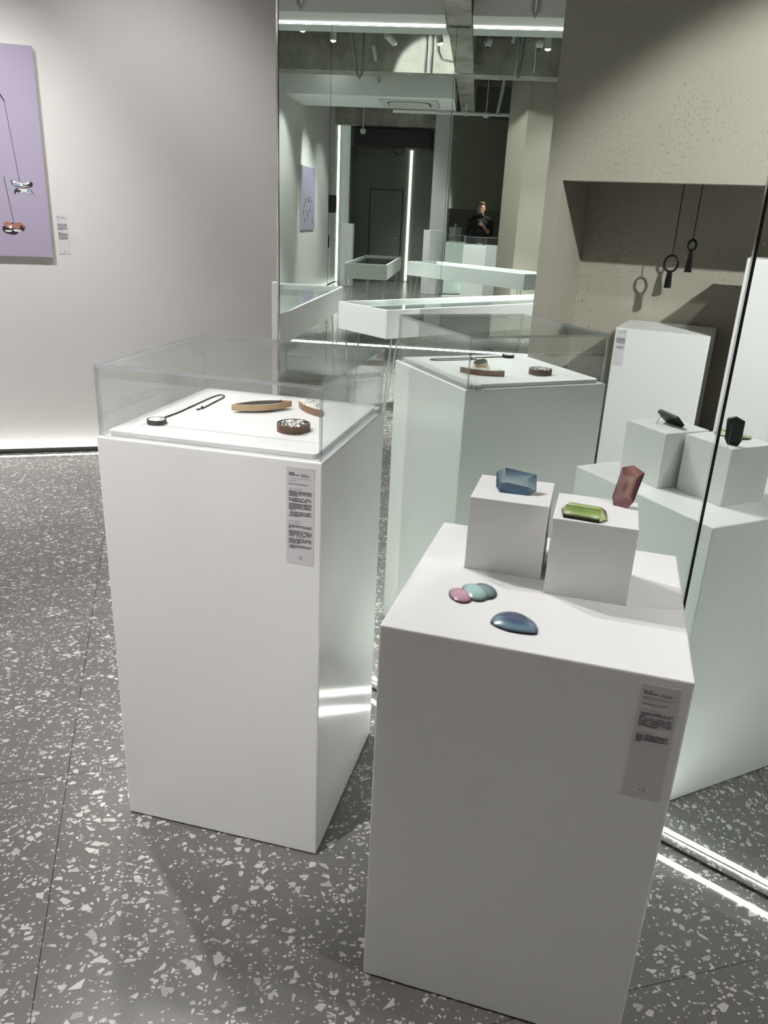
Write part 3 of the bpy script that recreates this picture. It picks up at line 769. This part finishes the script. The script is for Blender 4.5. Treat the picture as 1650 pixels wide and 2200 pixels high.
def cordline(x0, z0_, x1, z1_, wd=.0022, mat='print_dark'):
    return MB().add([(x0-wd/2, -.0225, z0_), (x0+wd/2, -.0225, z0_), (x1+wd/2, -.0225, z1_), (x1-wd/2, -.0225, z1_)], [(0,1,2,3)]).build('printed_cord', mat, pt)
def blob(cx, cz, rx, rz_, n=26, seed=0, k=.25):
    rg = random.Random(seed); ph = [rg.uniform(0, 6.28) for _ in range(4)]
    return [(cx + rx*(1 + k*sum(sin((j+2)*a + ph[j])/(j+1.5) for j in range(4)))*cos(a), cz + rz_*(1 + k*sum(sin((j+2)*a + ph[j])/(j+1.5) for j in range(4)))*sin(a)) for a in (2*pi*t/n for t in range(n))]
# the two ornaments that the frame shows in full: a chromed butterfly shape and a copper cluster
X1 = .46
cordline(.435, .795, .467, .395, .0026); flat_shape([(.41,.835),(.415,.84),(.437,.80),(.434,.792)], 'print_dark', 'printed_cord')
up = [(.420,.402),(.432,.405),(.445,.396),(.470,.394),(.485,.388),(.505,.391),(.520,.402),(.532,.398),(.533,.384),(.527,.372),(.500,.368),(.440,.372),(.428,.380)]
lo = [(.432,.344),(.438,.358),(.452,.366),(.478,.364),(.498,.366),(.520,.358),(.532,.340),(.540,.325),(.528,.338),(.508,.336),(.490,.345),(.470,.345),(.455,.338),(.440,.340),(.434,.328)]
flat_shape(up, 'print_dark', 'printed_ornament'); flat_shape(lo, 'print_dark', 'printed_ornament')
def shrink(pts, k, dx=0, dz=0):
    cx = sum(p[0] for p in pts)/len(pts); cz = sum(p[1] for p in pts)/len(pts)
    return [(cx+(x-cx)*k+dx, cz+(z-cz)*k+dz) for x, z in pts]
flat_shape(shrink(up, .82, -.004, .001), 'print_white', 'printed_ornament', -.0228); flat_shape(shrink(lo, .8, .003, .001), 'print_white', 'printed_ornament', -.0228)
flat_shape([(.430,.376),(.436,.392),(.462,.388),(.470,.380),(.462,.374)], 'print_blue', 'printed_ornament', -.023)
flat_shape([(.494,.352),(.506,.360),(.522,.346),(.514,.340),(.500,.346)], 'print_blue', 'printed_ornament', -.023)
flat_shape([(.478,.386),(.500,.382),(.524,.396),(.527,.382),(.505,.376),(.482,.379)], 'print_dark', 'printed_ornament', -.023)
flat_shape(blob(.455, .350, .012, .008, seed=4), 'print_dark', 'printed_ornament', -.023)
cordline(.388, .42, .412, .185, .003)
for cx, cz, rx, rz_, mt, sd, yy in ((.400,.150,.052,.030,'print_dark',2,-.0226), (.432,.165,.034,.020,'print_copper',3,-.0228), (.380,.168,.024,.016,'print_copper',5,-.0228),
        (.392,.158,.010,.008,'print_white',6,-.023), (.425,.140,.018,.007,'print_white',7,-.023), (.380,.136,.016,.006,'print_white',8,-.023), (.452,.152,.012,.014,'print_dark',9,-.023)):
    flat_shape(blob(cx, cz, rx, rz_, seed=sd), mt, 'printed_ornament', yy)
# the others, visible only from the far side of the room
for k, (cx, cz, rx, rz_) in enumerate(((-.34,.42,.03,.035),(-.22,.50,.034,.045),(-.06,.30,.03,.05),(.05,.52,.05,.045),(.16,.36,.03,.045),(-.43,.30,.028,.04),(-.26,.17,.035,.05),(.0,.22,.028,.034),(.26,.52,.03,.05))):
    cordline(cx, .96 - .03*(k % 3), cx, cz + rz_, .003, 'print_grey')
    flat_shape(blob(cx, cz, rx, rz_, seed=30+k, k=.3), 'print_dark', 'printed_ornament')
    flat_shape(blob(cx + .006, cz + .01, rx*.4, rz_*.35, seed=60+k, k=.3), 'print_copper' if k % 2 else 'print_white', 'printed_ornament', -.0228)
wl = thing('wall_label', 'narrow paper label on the white wall right of the lavender print', 'label', onW(-.5515, 1.0, .001), TH)
info_label(wl, 0, .4225, 0, '', [[1, 1, 1, 1], [1, 1, .9, 1, 1, .5]], [[.5, 1, 1, 1, 1, .9], [1, 1, 1, 1, .95, .6]])

# ================================================================== PLINTHS
def plinth(label, x, y, rz, w_, d_, h_, group=None):
    return pedestal('plinth', label, x, y, rz, w_, d_, h_, 'white_matte', group, .003)
pc = Vector((-.445, 2.865)) + TA*.18 + NA*.14
plinth('slim white plinth peeking out behind the left edge of the near mirror', pc.x, pc.y, angA, .36, .26, 1.262)
c = rm(1.35, 4.72); plinth('slim white plinth in front of the upright light strip', c.x, c.y, TH, .24, .24, 1.30)
p3 = nloc(.7335, -.455); pl3 = plinth('broad white plinth in the niche under the two hanging black ring pendants', p3.x, p3.y, angN, .535, .50, .934)
sh = info_label(pl3, -.535/2 + .008 + LW, .926, .50/2, '', [[1]*10 + [.5]], [[.6, 1, 1, .9, .8]], rz=pi)
p4 = nloc(1.325, -.26); plinth('tall white plinth in the niche carrying a small black knob', p4.x, p4.y, angN, .42, .38, 1.372)
p5 = nloc(3.15, -.25); plinth('slender tall white plinth far along the niche behind the photographer', p5.x, p5.y, angN, .22, .22, 1.30)
kb = nloc(1.235, -.20, 1.3725)
kn = thing('black_knob_ornament', 'small black knobbly ornament on the tall plinth in the niche', 'ornament', kb)
MB().lathe([(.010,0),(.016,.004),(.020,.018),(.014,.030),(.018,.040),(.012,.052),(.003,.056)], 16).build('body', 'black_lacquer', kn, smooth=True)
MB().lathe([(.012,0),(.022,.001),(.022,.003),(.010,.004)], 16).build('foot', 'black_matte', kn)
kb = nloc(3.15, -.25, 1.3005)
kn = thing('white_cube_ornament', 'small white box ornament on the slender plinth behind the photographer', 'ornament', kb, angN)
MB().box(-.03, .03, -.03, .03, 0, .08).build('body', 'white_plastic', kn, bevel=.004); MB().lathe([(.012,.08),(.012,.095),(.006,.10)], 12).build('stopper', 'white_plastic', kn)

# hanging ring pendants in the niche
def ring_pendant(label, x, zt, zr, rx, rz_, zb, rw, seed, rt):
    o_ = nloc(x, -.484, zt)
    t = thing('ring_pendant', label, 'pendant', o_, angN + radians(8))
    top = 0.; cz = zr - zt
    MB().tube([(0, 0, 2.349 - zt), (0, 0, (cz + rz_))], .0028, 6).build('cord', 'cord', t)
    MB().tube([(rx*cos(a)*.93, 0, cz + rz_*sin(a)*.95) for a in (2*pi*k/36 for k in range(37))], .0068, 10, cap=False).build('ring', 'black_lacquer', t, smooth=True)
    # cone of small black beads
    rg = random.Random(seed); mb = MB(); z1 = cz - rz_; L_ = z1 - (zb - zt)
    mb.tube([(0,0,z1), (0,0,z1-L_*.12), (0,0,z1-L_)], [.004, rt, rw*.9], 10)
    for i in range(9):
        f = (i+.6)/9; rr_ = rt + (rw-rt)*f**.9; nb_ = max(6, int(2*pi*rr_/.0095))
        for k in range(nb_):
            a = 2*pi*(k + .5*(i % 2))/nb_
            mb.ball((rr_*cos(a), rr_*sin(a), z1 - L_*f + rg.uniform(-.001, .001)), .0060, 4)
    mb.build('beaded_tassel', 'black_lacquer', t, smooth=True)
    return t
ring_pendant('larger black ring pendant with short beaded tassel hanging in the niche on the left', .688, 1.738, 1.305, .043, .049, 1.165, .0170, 1, .0105)
ring_pendant('smaller black ring pendant with long beaded tassel hanging in the niche on the right', .789, 1.751, 1.416, .024, .030, 1.262, .0175, 2, .0045)

# ================================================================== DISPLAY TABLES
def table(label, x, y, rz, L_, w_, zt, hf, seed):
    t = thing('display_table', label, 'table', (x, y, 0), rz)
    z0_ = zt - hf; k = .022
    for x0, x1, y0, y1 in ((-L_/2, L_/2, -w_/2, -w_/2+k), (-L_/2, L_/2, w_/2-k, w_/2), (-L_/2, -L_/2+k, -w_/2+k, w_/2-k), (L_/2-k, L_/2, -w_/2+k, w_/2-k)):
        MB().box(x0, x1, y0, y1, z0_, zt).build('side_panel', 'table_white', t, bevel=.002)
    MB().box(-L_/2+k, L_/2-k, -w_/2+k, w_/2-k, z0_ + .004, z0_ + .10).build('tray', 'table_bed', t)
    MB().box(-L_/2+k, L_/2-k, -w_/2+k, w_/2-k, zt - .030, zt - .024).build('glass_top', 'table_glass', t)
    for sx in (-1, 1):
        for sy in (-1, 1):
            cx, cy_ = sx*(L_/2-.07), sy*(w_/2-.07)
            MB().tube([(cx, cy_ + .05*sy, z0_), (cx + .012*sx, cy_, .004)], .0065, 8).tube([(cx - .11*sx, cy_, z0_), (cx + .008*sx, cy_, .004)], .0065, 8).build('hairpin_leg', 'leg_grey', t)
    return t
def jewel(label, x, y, z, kind, seed):
    t = thing('ornament', label, 'ornament', (x, y, z), seed)
    if kind == 0:
        MB().tube([(.03*cos(a), .02*sin(a), .004) for a in (2*pi*k/20 for k in range(21))], .004, 8, cap=False).build('ring', 'coral', t, smooth=True); MB().ball((.03,0,.006), .008, 6).build('stone', 'silver_foil', t, smooth=True)
    else:
        MB().lathe([(.026,0),(.030,.004),(.018,.010),(.004,.013)], 12).build('dish', 'dark_wood', t, smooth=True); MB().ball((0,0,.014), .007, 6).build('stone', 'silver_foil', t, smooth=True)
t1 = (-4.3706, 2.3653); a1 = math.atan2(.29321, .95605)
table('long white glass-topped display table beside the print wall', t1[0], t1[1], a1, 2.608, .613, .842, .212, 1)
t2 = (-4.5119, .6637); a2 = math.atan2(.87449, .48505)
table('long white glass-topped display table standing at a slant before the far mirrors', t2[0], t2[1], a2, 2.476, .617, .842, .212, 2)
for n_, (tt, aa, zz) in enumerate(((t1, a1, .7305), (t2, a2, .7305))):
    for k, (lx, lab) in enumerate(((-.8, 'first'), (-.1, 'middle'), (.7, 'last'))):
        ly = .08*(-1)**k
        jewel(f"{'coral ring' if (k+n_)%2==0 else 'dark dish'} ornament, {lab} in the glass-topped table {'beside the print wall' if n_==0 else 'before the far mirrors'}",
              tt[0] + cos(aa)*lx - sin(aa)*ly, tt[1] + sin(aa)*lx + cos(aa)*ly, zz - .0, (k+n_) % 2, k + 3*n_)

# ================================================================== WALL SPEAKER, CEILING FITTINGS
sp = thing('wall_speaker', 'black box loudspeaker mounted on the front wall near the upright light strip', 'loudspeaker', rm(1.05, W_V, 1.50), TH)
MB().box(-.08, .08, -.17, -.02, 0, .35).build('cabinet', 'black_matte', sp, bevel=.012); MB().box(-.07, .07, -.178, -.17, .015, .335).build('grille', 'dark_metal', sp)
MB().box(-.02, .02, -.02, 0, .1, .25).build('bracket', 'dark_metal', sp)
hp = thing('hanging_strip', 'narrow grey strip with black hooks on the front wall below the loudspeaker', 'wall strip', rm(1.05, W_V, .55), TH)
MB().box(-.02, .02, -.03, 0, 0, .75).build('strip', 'soffit_paint', hp); MB().box(-.012, .012, -.05, -.03, .25, .50).build('hook', 'black_matte', hp); MB().box(-.05, .05, -.04, -.03, .10, .115).build('hook', 'black_matte', hp)

ZT = 3.88
def aim(p, target):
    d = (Vector(target) - Vector(p)).normalized()
    return d.to_track_quat('-Z', 'Y').to_euler()
def spot(label, u, v, z, target, power, size=58, blend=.55, color=WARM, radius=.035, vis=True):
    """cylinder track spotlight; (u, v, z) is its lens, target a world point"""
    p = rm(u, v, z); t = thing('track_spotlight', label, 'spotlight', p, 0, 'ceiling track spotlights')
    e = aim(p, target); h = bpy.data.objects.new('lamp_head', None); 
    rot = e.to_matrix().to_4x4()
    def Mx(prof, n, mt, nm):
        mb = MB().lathe(prof, n); mb.v = [tuple(rot @ Vector(q_)) for q_ in mb.v]; return mb.build(nm, mt, t, smooth=False)
    Mx([(.040,.012),(.045,.012),(.045,.19),(.038,.20),(.004,.20)], 20, 'white_plastic', 'barrel')
    Mx([(.004,-.012),(.022,-.008),(.034,0),(.039,.013),(.001,.0145)], 20, 'lamp_lens', 'lens')
    top = rot @ Vector((0, 0, .15)); zr_ = ZT - z
    MB().tube([top, (top.x*.5, top.y*.5, zr_ - .03)], .010, 8).build('stem', 'white_plastic', t)
    mb = MB().box(-.06, .06, -.02, .02, zr_ - .031, zr_ - .002); mb.v = [(x_ + top.x*.5, y_ + top.y*.5, z_) for x_, y_, z_ in mb.v]; mb.build('adapter', 'white_plastic', t)
    ld = bpy.data.lights.new('spot_light', 'SPOT'); ld.energy = power; ld.color = color; ld.spot_size = radians(size); ld.spot_blend = blend; ld.shadow_soft_size = radius
    lo_ = bpy.data.objects.new('spot_light', ld); COL.objects.link(lo_); lo_.parent = t; lo_.rotation_euler = e; lo_.location = rot @ Vector((0, 0, -.055))
    return t
def track(label, u0, v0, u1, v1, z):
    a, b = rm(u0, v0, z), rm(u1, v1, z); d = (b - a); L_ = d.length
    t = thing('light_track', label, 'track', (a + b)/2, math.atan2(d.y, d.x))
    MB().box(-L_/2, L_/2, -.018, .018, 0, .03).build('rail', 'dark_metal', t)
    for s_ in (-.8, 0, .8):
        MB().tube([(s_*L_/2, 0, .03), (s_*L_/2, 0, CEIL - z)], .005, 6).build('hanger', 'steel', t)
track('dark lighting track before the concrete beam by the far mirrors', -4.62, -1.2, -4.62, 4.15, ZT)
track('dark lighting track along the white wall left of the white ceiling box', -6.0, 4.35, -3.0, 4.35, ZT)
track('dark lighting track along the white wall right of the white ceiling box', -1.46, 3.65, 1.2, 3.65, ZT)
track('dark lighting track above the two pedestals', -1.46, 3.05, .5, 3.05, ZT)
track('dark lighting track in front of the beige niche wall', .75, -.2, 2.0, -.85, ZT)
ptR = (.30, 1.40, .9); ptL = (-.38, 1.88, 1.05)
spot('spotlight before the concrete beam, nearest the print wall', -4.62, 4.05, 3.63, rm(-4.4, 4.2, .8), P_TRACK, 60)
spot('spotlight before the concrete beam, tilted towards the beam face', -4.62, 3.22, 3.63, rm(-3.85, 2.75, 3.3), 120, 80)
spot('spotlight before the concrete beam, beside the crossing beam', -4.62, 2.62, 3.63, rm(-4.4, 1.9, .8), P_TRACK, 60)
spot('spotlight before the concrete beam, farthest from the print wall', -4.62, 1.22, 3.60, rm(-4.2, 1.1, .8), P_TRACK, 60)
spot('added fill spotlight aimed at the back of the beige niche wall', -4.62, .2, 3.63, rm(-2.5, .7, 1.7), P_TRACK*.22, 60, .9)  # extra lamp, added to brighten the rear face of the niche wall
spot('wall spotlight aimed at the lavender print', -1.42, 3.65, 3.63, rm(-1.45, W_V, .75), P_WALL, 75, .8)
spot('wall spotlight left of the white ceiling box', -3.3, 4.35, 3.63, rm(-2.9, W_V, .95), P_WALL*.6, 70, .8)
spot('wall spotlight at the far left of the print wall', -5.2, 4.35, 3.63, rm(-5.2, W_V, .95), P_WALL*.5, 70, .8)
spot('wall spotlight right of the lavender print', -.05, 3.65, 3.63, rm(0, W_V, .8), P_WALL*.4, 70, .8)
spot('added fill spotlight aimed at the near end of the slanted table', -3.08, 4.35, 3.63, rm(-3.3, 2.75, .7), P_TRACK*1.2, 34, .9)  # invented fixture that lifts the table's dim end panel
spot('spotlight above the pedestals, aimed at the gem brooches', -.62, 3.05, 3.63, ptR, P_MAIN, 50)
spot('spotlight above the pedestals, aimed at the clear case', -.10, 3.05, 3.63, ptL, P_MAIN*.66, 60)
spot('added fill spotlight above the pedestals, aimed at the open floor', -1.38, 3.05, 3.63, rm(-1.1, 3.3, 0), P_FLOOR, 70, .9)  # added for general floor fill, no known fixture at this spot
spot('spotlight behind the photographer, aimed at the tall pedestal', -1.25, .62, 3.63, (-.46, 1.66, .78), P_SIDE, 24, .9)
spot('spotlight before the niche, aimed at the ring pendants', 1.927, -.73, 3.60, tuple(nloc(1.0, -.5, .95)), P_NICHE, 38, .4)
spot('spotlight before the niche, aimed at the plaster above the plinths', .85, -.25, 3.63, tuple(nloc(1.6, 0, 1.8)), P_NICHE*.16, 50, 1.0)
spot('added fill spotlight before the niche, aimed at the floor right of the lower pedestal', 2.1, -.30, 3.63, (1.05, 1.1, .2), P_FLOOR*.95, 46, .9)  # added lamp, raises the lower pedestal's right side and the floor there
spot('spotlight over the corridor end, aimed at the column behind the mirrors', .9, 4.1, 3.63, rm(1.4, 3.4, 1.2), P_FLOOR*1.2, 80, .9)
spot('added fill spotlight behind the niche wall, aimed at the slanted table', -3.3, .2, 3.63, rm(-3.9, 0.6, .6), P_TRACK*.8, 80, .9)  # fill lamp put in to raise the ambient level around the tables

# air conditioning cassette in the white box
ac = thing('ceiling_cassette', 'white square air conditioning cassette set in the underside of the white ceiling box', 'air conditioner', rm(-2.2, 3.2, 3.22), TH)
MB().prism(rounded(.94, .94, .03), -.018, 0).build('frame', 'white_plastic', ac, bevel=.004)
MB().prism(rounded(.655, .655, .20, 8), -.032, -.018).build('intake_panel', 'white_plastic', ac, bevel=.006)
MB().prism(rounded(.70, .70, .22, 8), -.0205, -.0175).build('air_slot', 'black_gap', ac)
# black duct over the corridor
du = thing('air_duct', 'black air duct hanging in the corridor behind the mirrors', 'duct', rm(2.25, 3.90, 2.87), TH)
MB().box(-.3, .3, -.85, .85, 0, .38).build('casing', 'black_matte', du, bevel=.02); MB().tube([(-.32,-.25,0),(-.32,-.25,-.08),(-.32,-.18,-.13),(-.32,-.10,-.13),(-.32,-.04,-.08),(-.32,-.04,0)], .012, 8).build('cable_loop', 'black_matte', du, smooth=True)
MB().box(-.31, .31, .5, .53, -.005, .385).build('flange', 'dark_metal', du)
# pipes
def pipe(label, pts, r=.022, mat='pipe_grey', clamps=()):
    P_ = [rm(*p_) for p_ in pts]; c = sum(P_, Vector())/len(P_); t = thing('ceiling_pipe', label, 'pipe', c)
    MB().tube([p_ - c for p_ in P_], r, 10).build('pipe_run', mat, t, smooth=True)
    for p_ in clamps:
        q_ = rm(*p_) - c; MB().lathe([(r*1.25, -.015), (r*1.45, 0), (r*1.25, .015)], 12, tuple(q_)).build('coupling', mat, t)
    return t
pipe('long pale sprinkler pipe running below the beams behind the white ceiling box', [(-.95, 3.6, 3.24), (-.95, 1.2, 3.24), (-.95, -.6, 3.24)], .028, 'white_plastic', [(-.95, 2.3, 3.24)])
pipe('upright pipe dropping from the long sprinkler pipe beside the beam', [(-.95, 2.30, CEIL), (-.95, 2.30, 3.20)], .022, 'white_plastic', [(-.95, 2.30, 3.27)])
pipe('slanting pale pipe beside the niche wall top', [(-4.2, 1.65, 3.9), (-1.1, 1.75, 3.25)], .03, 'pipe_grey')
pipe('slanting pale pipe crossing before the print wall', [(-4.3, 3.55, 3.66), (-3.1, 3.6, 3.40)], .03, 'pipe_grey')
pipe('thin upright conduit on the beam face, left of the pair', [(-3.88, 2.86, CEIL), (-3.88, 2.86, 3.42)], .013, 'steel')
pipe('thin upright conduit on the beam face, right of the pair', [(-3.88, 2.78, CEIL), (-3.88, 2.78, 3.42)], .013, 'steel')
pipe('bent conduit turning along the beam face under the crossing beam', [(-3.88, 2.70, CEIL), (-3.88, 2.70, 3.68), (-3.88, 2.64, 3.58), (-3.88, 2.52, 3.56), (-3.88, 2.10, 3.52)], .014, 'steel')
pipe('thin conduit along the beam face right of the crossing beam', [(-3.88, 2.05, 3.86), (-3.88, 1.4, 3.86), (-3.88, 1.34, 3.82), (-3.88, 1.33, 3.45)], .012, 'steel')
pipe('hooked conduit hanging before the soffit on the left', [(-4.96, 3.56, CEIL), (-4.96, 3.60, 3.20), (-4.96, 3.63, 3.16), (-4.96, 3.66, 3.20), (-4.96, 3.86, CEIL)], .020, 'pipe_grey')
pipe('hooked conduit hanging before the soffit on the right', [(-5.13, 1.50, CEIL), (-5.13, 1.56, 3.22), (-5.13, 1.59, 3.18), (-5.13, 1.62, 3.22), (-5.13, 1.58, CEIL)], .020, 'pipe_grey')
def sprinkler(label, u, v, z, drop):
    t = thing('smoke_detector', label, 'detector', rm(u, v, z))
    MB().lathe([(.035, 0), (.055, .03), (.062, .085), (.045, .095)], 16).build('housing', 'white_plastic', t, smooth=True)
    MB().tube([(0, 0, .09), (0, 0, drop)], .012, 8).build('stem', 'white_plastic', t); MB().lathe([(.008,-.02),(.018,-.012),(.012,0)], 10).build('sensor_tip', 'dark_metal', t)
sprinkler('white cone detector before the beam, next to the crossing beam', -4.4, 2.00, 3.66, CEIL - 3.66)
sprinkler('white cone detector before the beam, next to the last spotlight', -4.4, 1.32, 3.66, CEIL - 3.66)
sprinkler('white cone detector on a drop stem above the long sprinkler pipe', -.6, 1.95, 3.22, CEIL - 3.22)
sprinkler('white cone detector on a drop stem in front of the black duct', 1.3, 4.45, 3.05, CEIL - 3.05)

# ================================================================== THE PHOTOGRAPHER
def person():
    t = thing('person', 'person in a black jacket holding up a phone with one hand, seen in the mirrors', 'person', (.02, -.33, 0), 0)
    mb = MB()
    def cap(a, b, ra, rb, n=6):
        a, b = Vector(a), Vector(b)
        path = [a + (b-a)*k/n for k in range(n+1)]; mb.tube(path, [ra + (rb-ra)*k/n for k in range(n+1)], 16)
        mb.ball(a, ra, 8); mb.ball(b, rb, 8)
    # legs, shoes
    for s in (-1, 1):
        cap((.10*s, 0, .93), (.115*s, .015, .52), .095, .066); cap((.115*s, .015, .52), (.12*s, -.02, .10), .066, .043)
        mb.ball((.125*s, .05, .045), .05, 8, (.95, 2.5, .9))
    # trunk
    mb.ball((0, 0, .98), .17, 10, (1.15, .82, .8)); mb.ball((0, .015, 1.16), .18, 10, (1.22, .92, 1.2)); mb.ball((0, 0, 1.37), .19, 10, (1.28, .78, .95))
    cap((-.18, -.01, 1.495), (.18, -.01, 1.495), .082, .082); cap((0, -.01, 1.50), (0, .01, 1.62), .080, .066); cap((0, -.015, 1.52), (-.14, -.01, 1.52), .085, .07); cap((0, -.015, 1.52), (.14, -.01, 1.52), .085, .07)
    # left arm hanging, elbow out
    cap((-.225, -.01, 1.465), (-.290, -.02, 1.20), .078, .060); cap((-.285, -.02, 1.20), (-.245, .10, .97), .048, .033)
    mb.ball((-.240, .125, .90), .04, 8, (.6, .9, 1.3))
    for k in range(4): cap((-.245 + .004*k, .105 + .018*k, .875), (-.238, .118 + .016*k, .80 + .008*abs(k-1)), .009, .008, 2)
    cap((-.232, .15, .91), (-.215, .165, .855), .010, .009, 2)
    # right arm raised with the phone
    cap((.225, -.01, 1.465), (.265, .05, 1.20), .078, .060); cap((.255, .06, 1.20), (.085, .275, 1.375), .046, .029)
    mb.ball((.066, .297, 1.392), .036, 8, (.95, .55, 1.05))
    for k in range(4):      # fingers across the back of the phone, curling round its edge
        z = 1.378 + .019*k
        cap((.058, .315, z), (.022, .331, z + .006), .0085, .008, 2); cap((.022, .331, z + .006), (-.012 - .004*(k % 2), .330, z + .008), .008, .007, 2)
    cap((.062, .292, 1.41), (.048, .286, 1.455), .011, .0095, 2); cap((.048, .286, 1.455), (.022, .291, 1.470), .0095, .008, 2)
    # head
    mb.ball((0, .03, 1.755), .105, 12, (.86, 1.0, 1.14)); mb.ball((0, .055, 1.675), .076, 10, (.98, .95, .95))
    mb.ball((0, .140, 1.715), .017, 6, (.8, 1.1, 1.5)); cap((0, .122, 1.75), (0, .145, 1.712), .010, .014, 2)
    for s in (-1, 1): mb.ball((.091*s, .02, 1.735), .026, 6, (.35, .8, 1.25))
    for s in (-1, 1): mb.ball((.034*s, .112, 1.768), .018, 6, (1.2, .6, .45))
    mb.ball((0, .128, 1.672), .016, 6, (1.6, .6, .45))
    o = mb.build('body', ['jacket', 'jeans', 'skin', 'shoe'], t)
    rem = o.modifiers.new('remesh', 'REMESH'); rem.mode = 'VOXEL'; rem.voxel_size = .006
    smo = o.modifiers.new('smooth', 'SMOOTH'); smo.factor = .5; smo.iterations = 3
    bpy.context.view_layer.update()
    me = bpy.data.meshes.new_from_object(o.evaluated_get(bpy.context.evaluated_depsgraph_get()))
    o.modifiers.clear(); o.data = me
    me.materials.clear()
    for nm in ('jacket', 'jeans', 'skin', 'shoe'): me.materials.append(MATS[nm])
    for pgn in me.polygons:
        c = pgn.center; m_ = 0
        if c.z < .095: m_ = 3
        elif c.z < .96 and abs(c.x) < .215: m_ = 1
        elif c.z > 1.605: m_ = 2
        elif c.x < -.19 and c.z < .955: m_ = 2
        else:
            a_, b_ = Vector((.255, .06, 1.20)), Vector((.085, .275, 1.375)); k_ = max(0, min(1.25, (c-a_).dot(b_-a_)/(b_-a_).length_squared))
            if k_ > .22 and (c - a_ - (b_-a_)*k_).length < .062: m_ = 2
            if c.y > .26: m_ = 2
        pgn.material_index = m_; pgn.use_smooth = True
    # hair, brows, eyes, mouth, beard, collar
    hb = MB(); 
    for r in range(9):
        pass
    hb.ball((0, .016, 1.786), .108, 16, (.91, 1.02, .97)); hb.ball((0, .080, 1.848), .055, 10, (1.45, .8, .55)); hb.ball((0, .02, 1.865), .07, 10, (1.1, 1.1, .5))
    h = hb.build('hair', 'hair', t, smooth=True)
    bm = bmesh.new(); bm.from_mesh(h.data)
    bmesh.ops.delete(bm, geom=[v for v in bm.verts if (v.co.y > .07 and v.co.z < 1.818) or v.co.z < 1.715], context='VERTS'); bm.to_mesh(h.data); bm.free()
    for s in (-1, 1):
        MB().ball((.034*s, .120, 1.756), .0095, 6, (1.2, .6, .7)).build('eye', 'black_lacquer', t, smooth=True)
        MB().ball((.034*s, .122, 1.778), .012, 6, (1.5, .5, .25)).build('eyebrow', 'hair', t, smooth=True)
    MB().ball((0, .134, 1.672), .013, 6, (1.7, .4, .28)).build('mouth', 'coral', t, smooth=True)
    MB().ball((0, .070, 1.640), .060, 8, (.92, .95, .62)).build('beard', 'hair', t, smooth=True)
    MB().tube([(.082*cos(a), .005 + .075*sin(a), 1.585 + .02*(1-sin(a))) for a in (2*pi*k/24 for k in range(25))], .020, 10, cap=False).build('collar', 'jacket', t, smooth=True)
    MB().tube([(.0875 + .030*cos(a)*.7, .272 + .030*cos(a)*.35, 1.372 + .030*sin(a)) for a in (2*pi*k/16 for k in range(17))], .004, 6, cap=False).build('wristband', 'dark_wood', t, smooth=True)
person()
ph = thing('phone', 'black phone held upright by the photographer', 'phone', (0, 0, 1.5), 0)
ph.rotation_euler = (radians(-20.8), 0, 0)
MB().box(-.055, .021, -.017, -.0085, -.128, .022).build('phone_body', 'black_lacquer', ph, bevel=.003)
MB().box(-.0535, .0195, -.0172, -.0169, -.126, .020).build('phone_screen', 'dark_metal', ph)
for x, z in ((0, 0), (0, -.022), (-.018, -.011)):
    MB().lathe([(.009, -.0086), (.0095, -.0075), (.007, -.007), (.003, -.0068)], 14, (0,0,0)).build('phone_lens', 'chrome', ph)
    lens_o = COL.objects[-1]
for o_, (x, z) in zip([c for c in ph.children if c.name.startswith('phone_lens')], ((0, 0), (0, -.022), (-.018, -.011))):
    for v_ in o_.data.vertices: v_.co = Vector((v_.co.x + x, v_.co.z, v_.co.y + z))
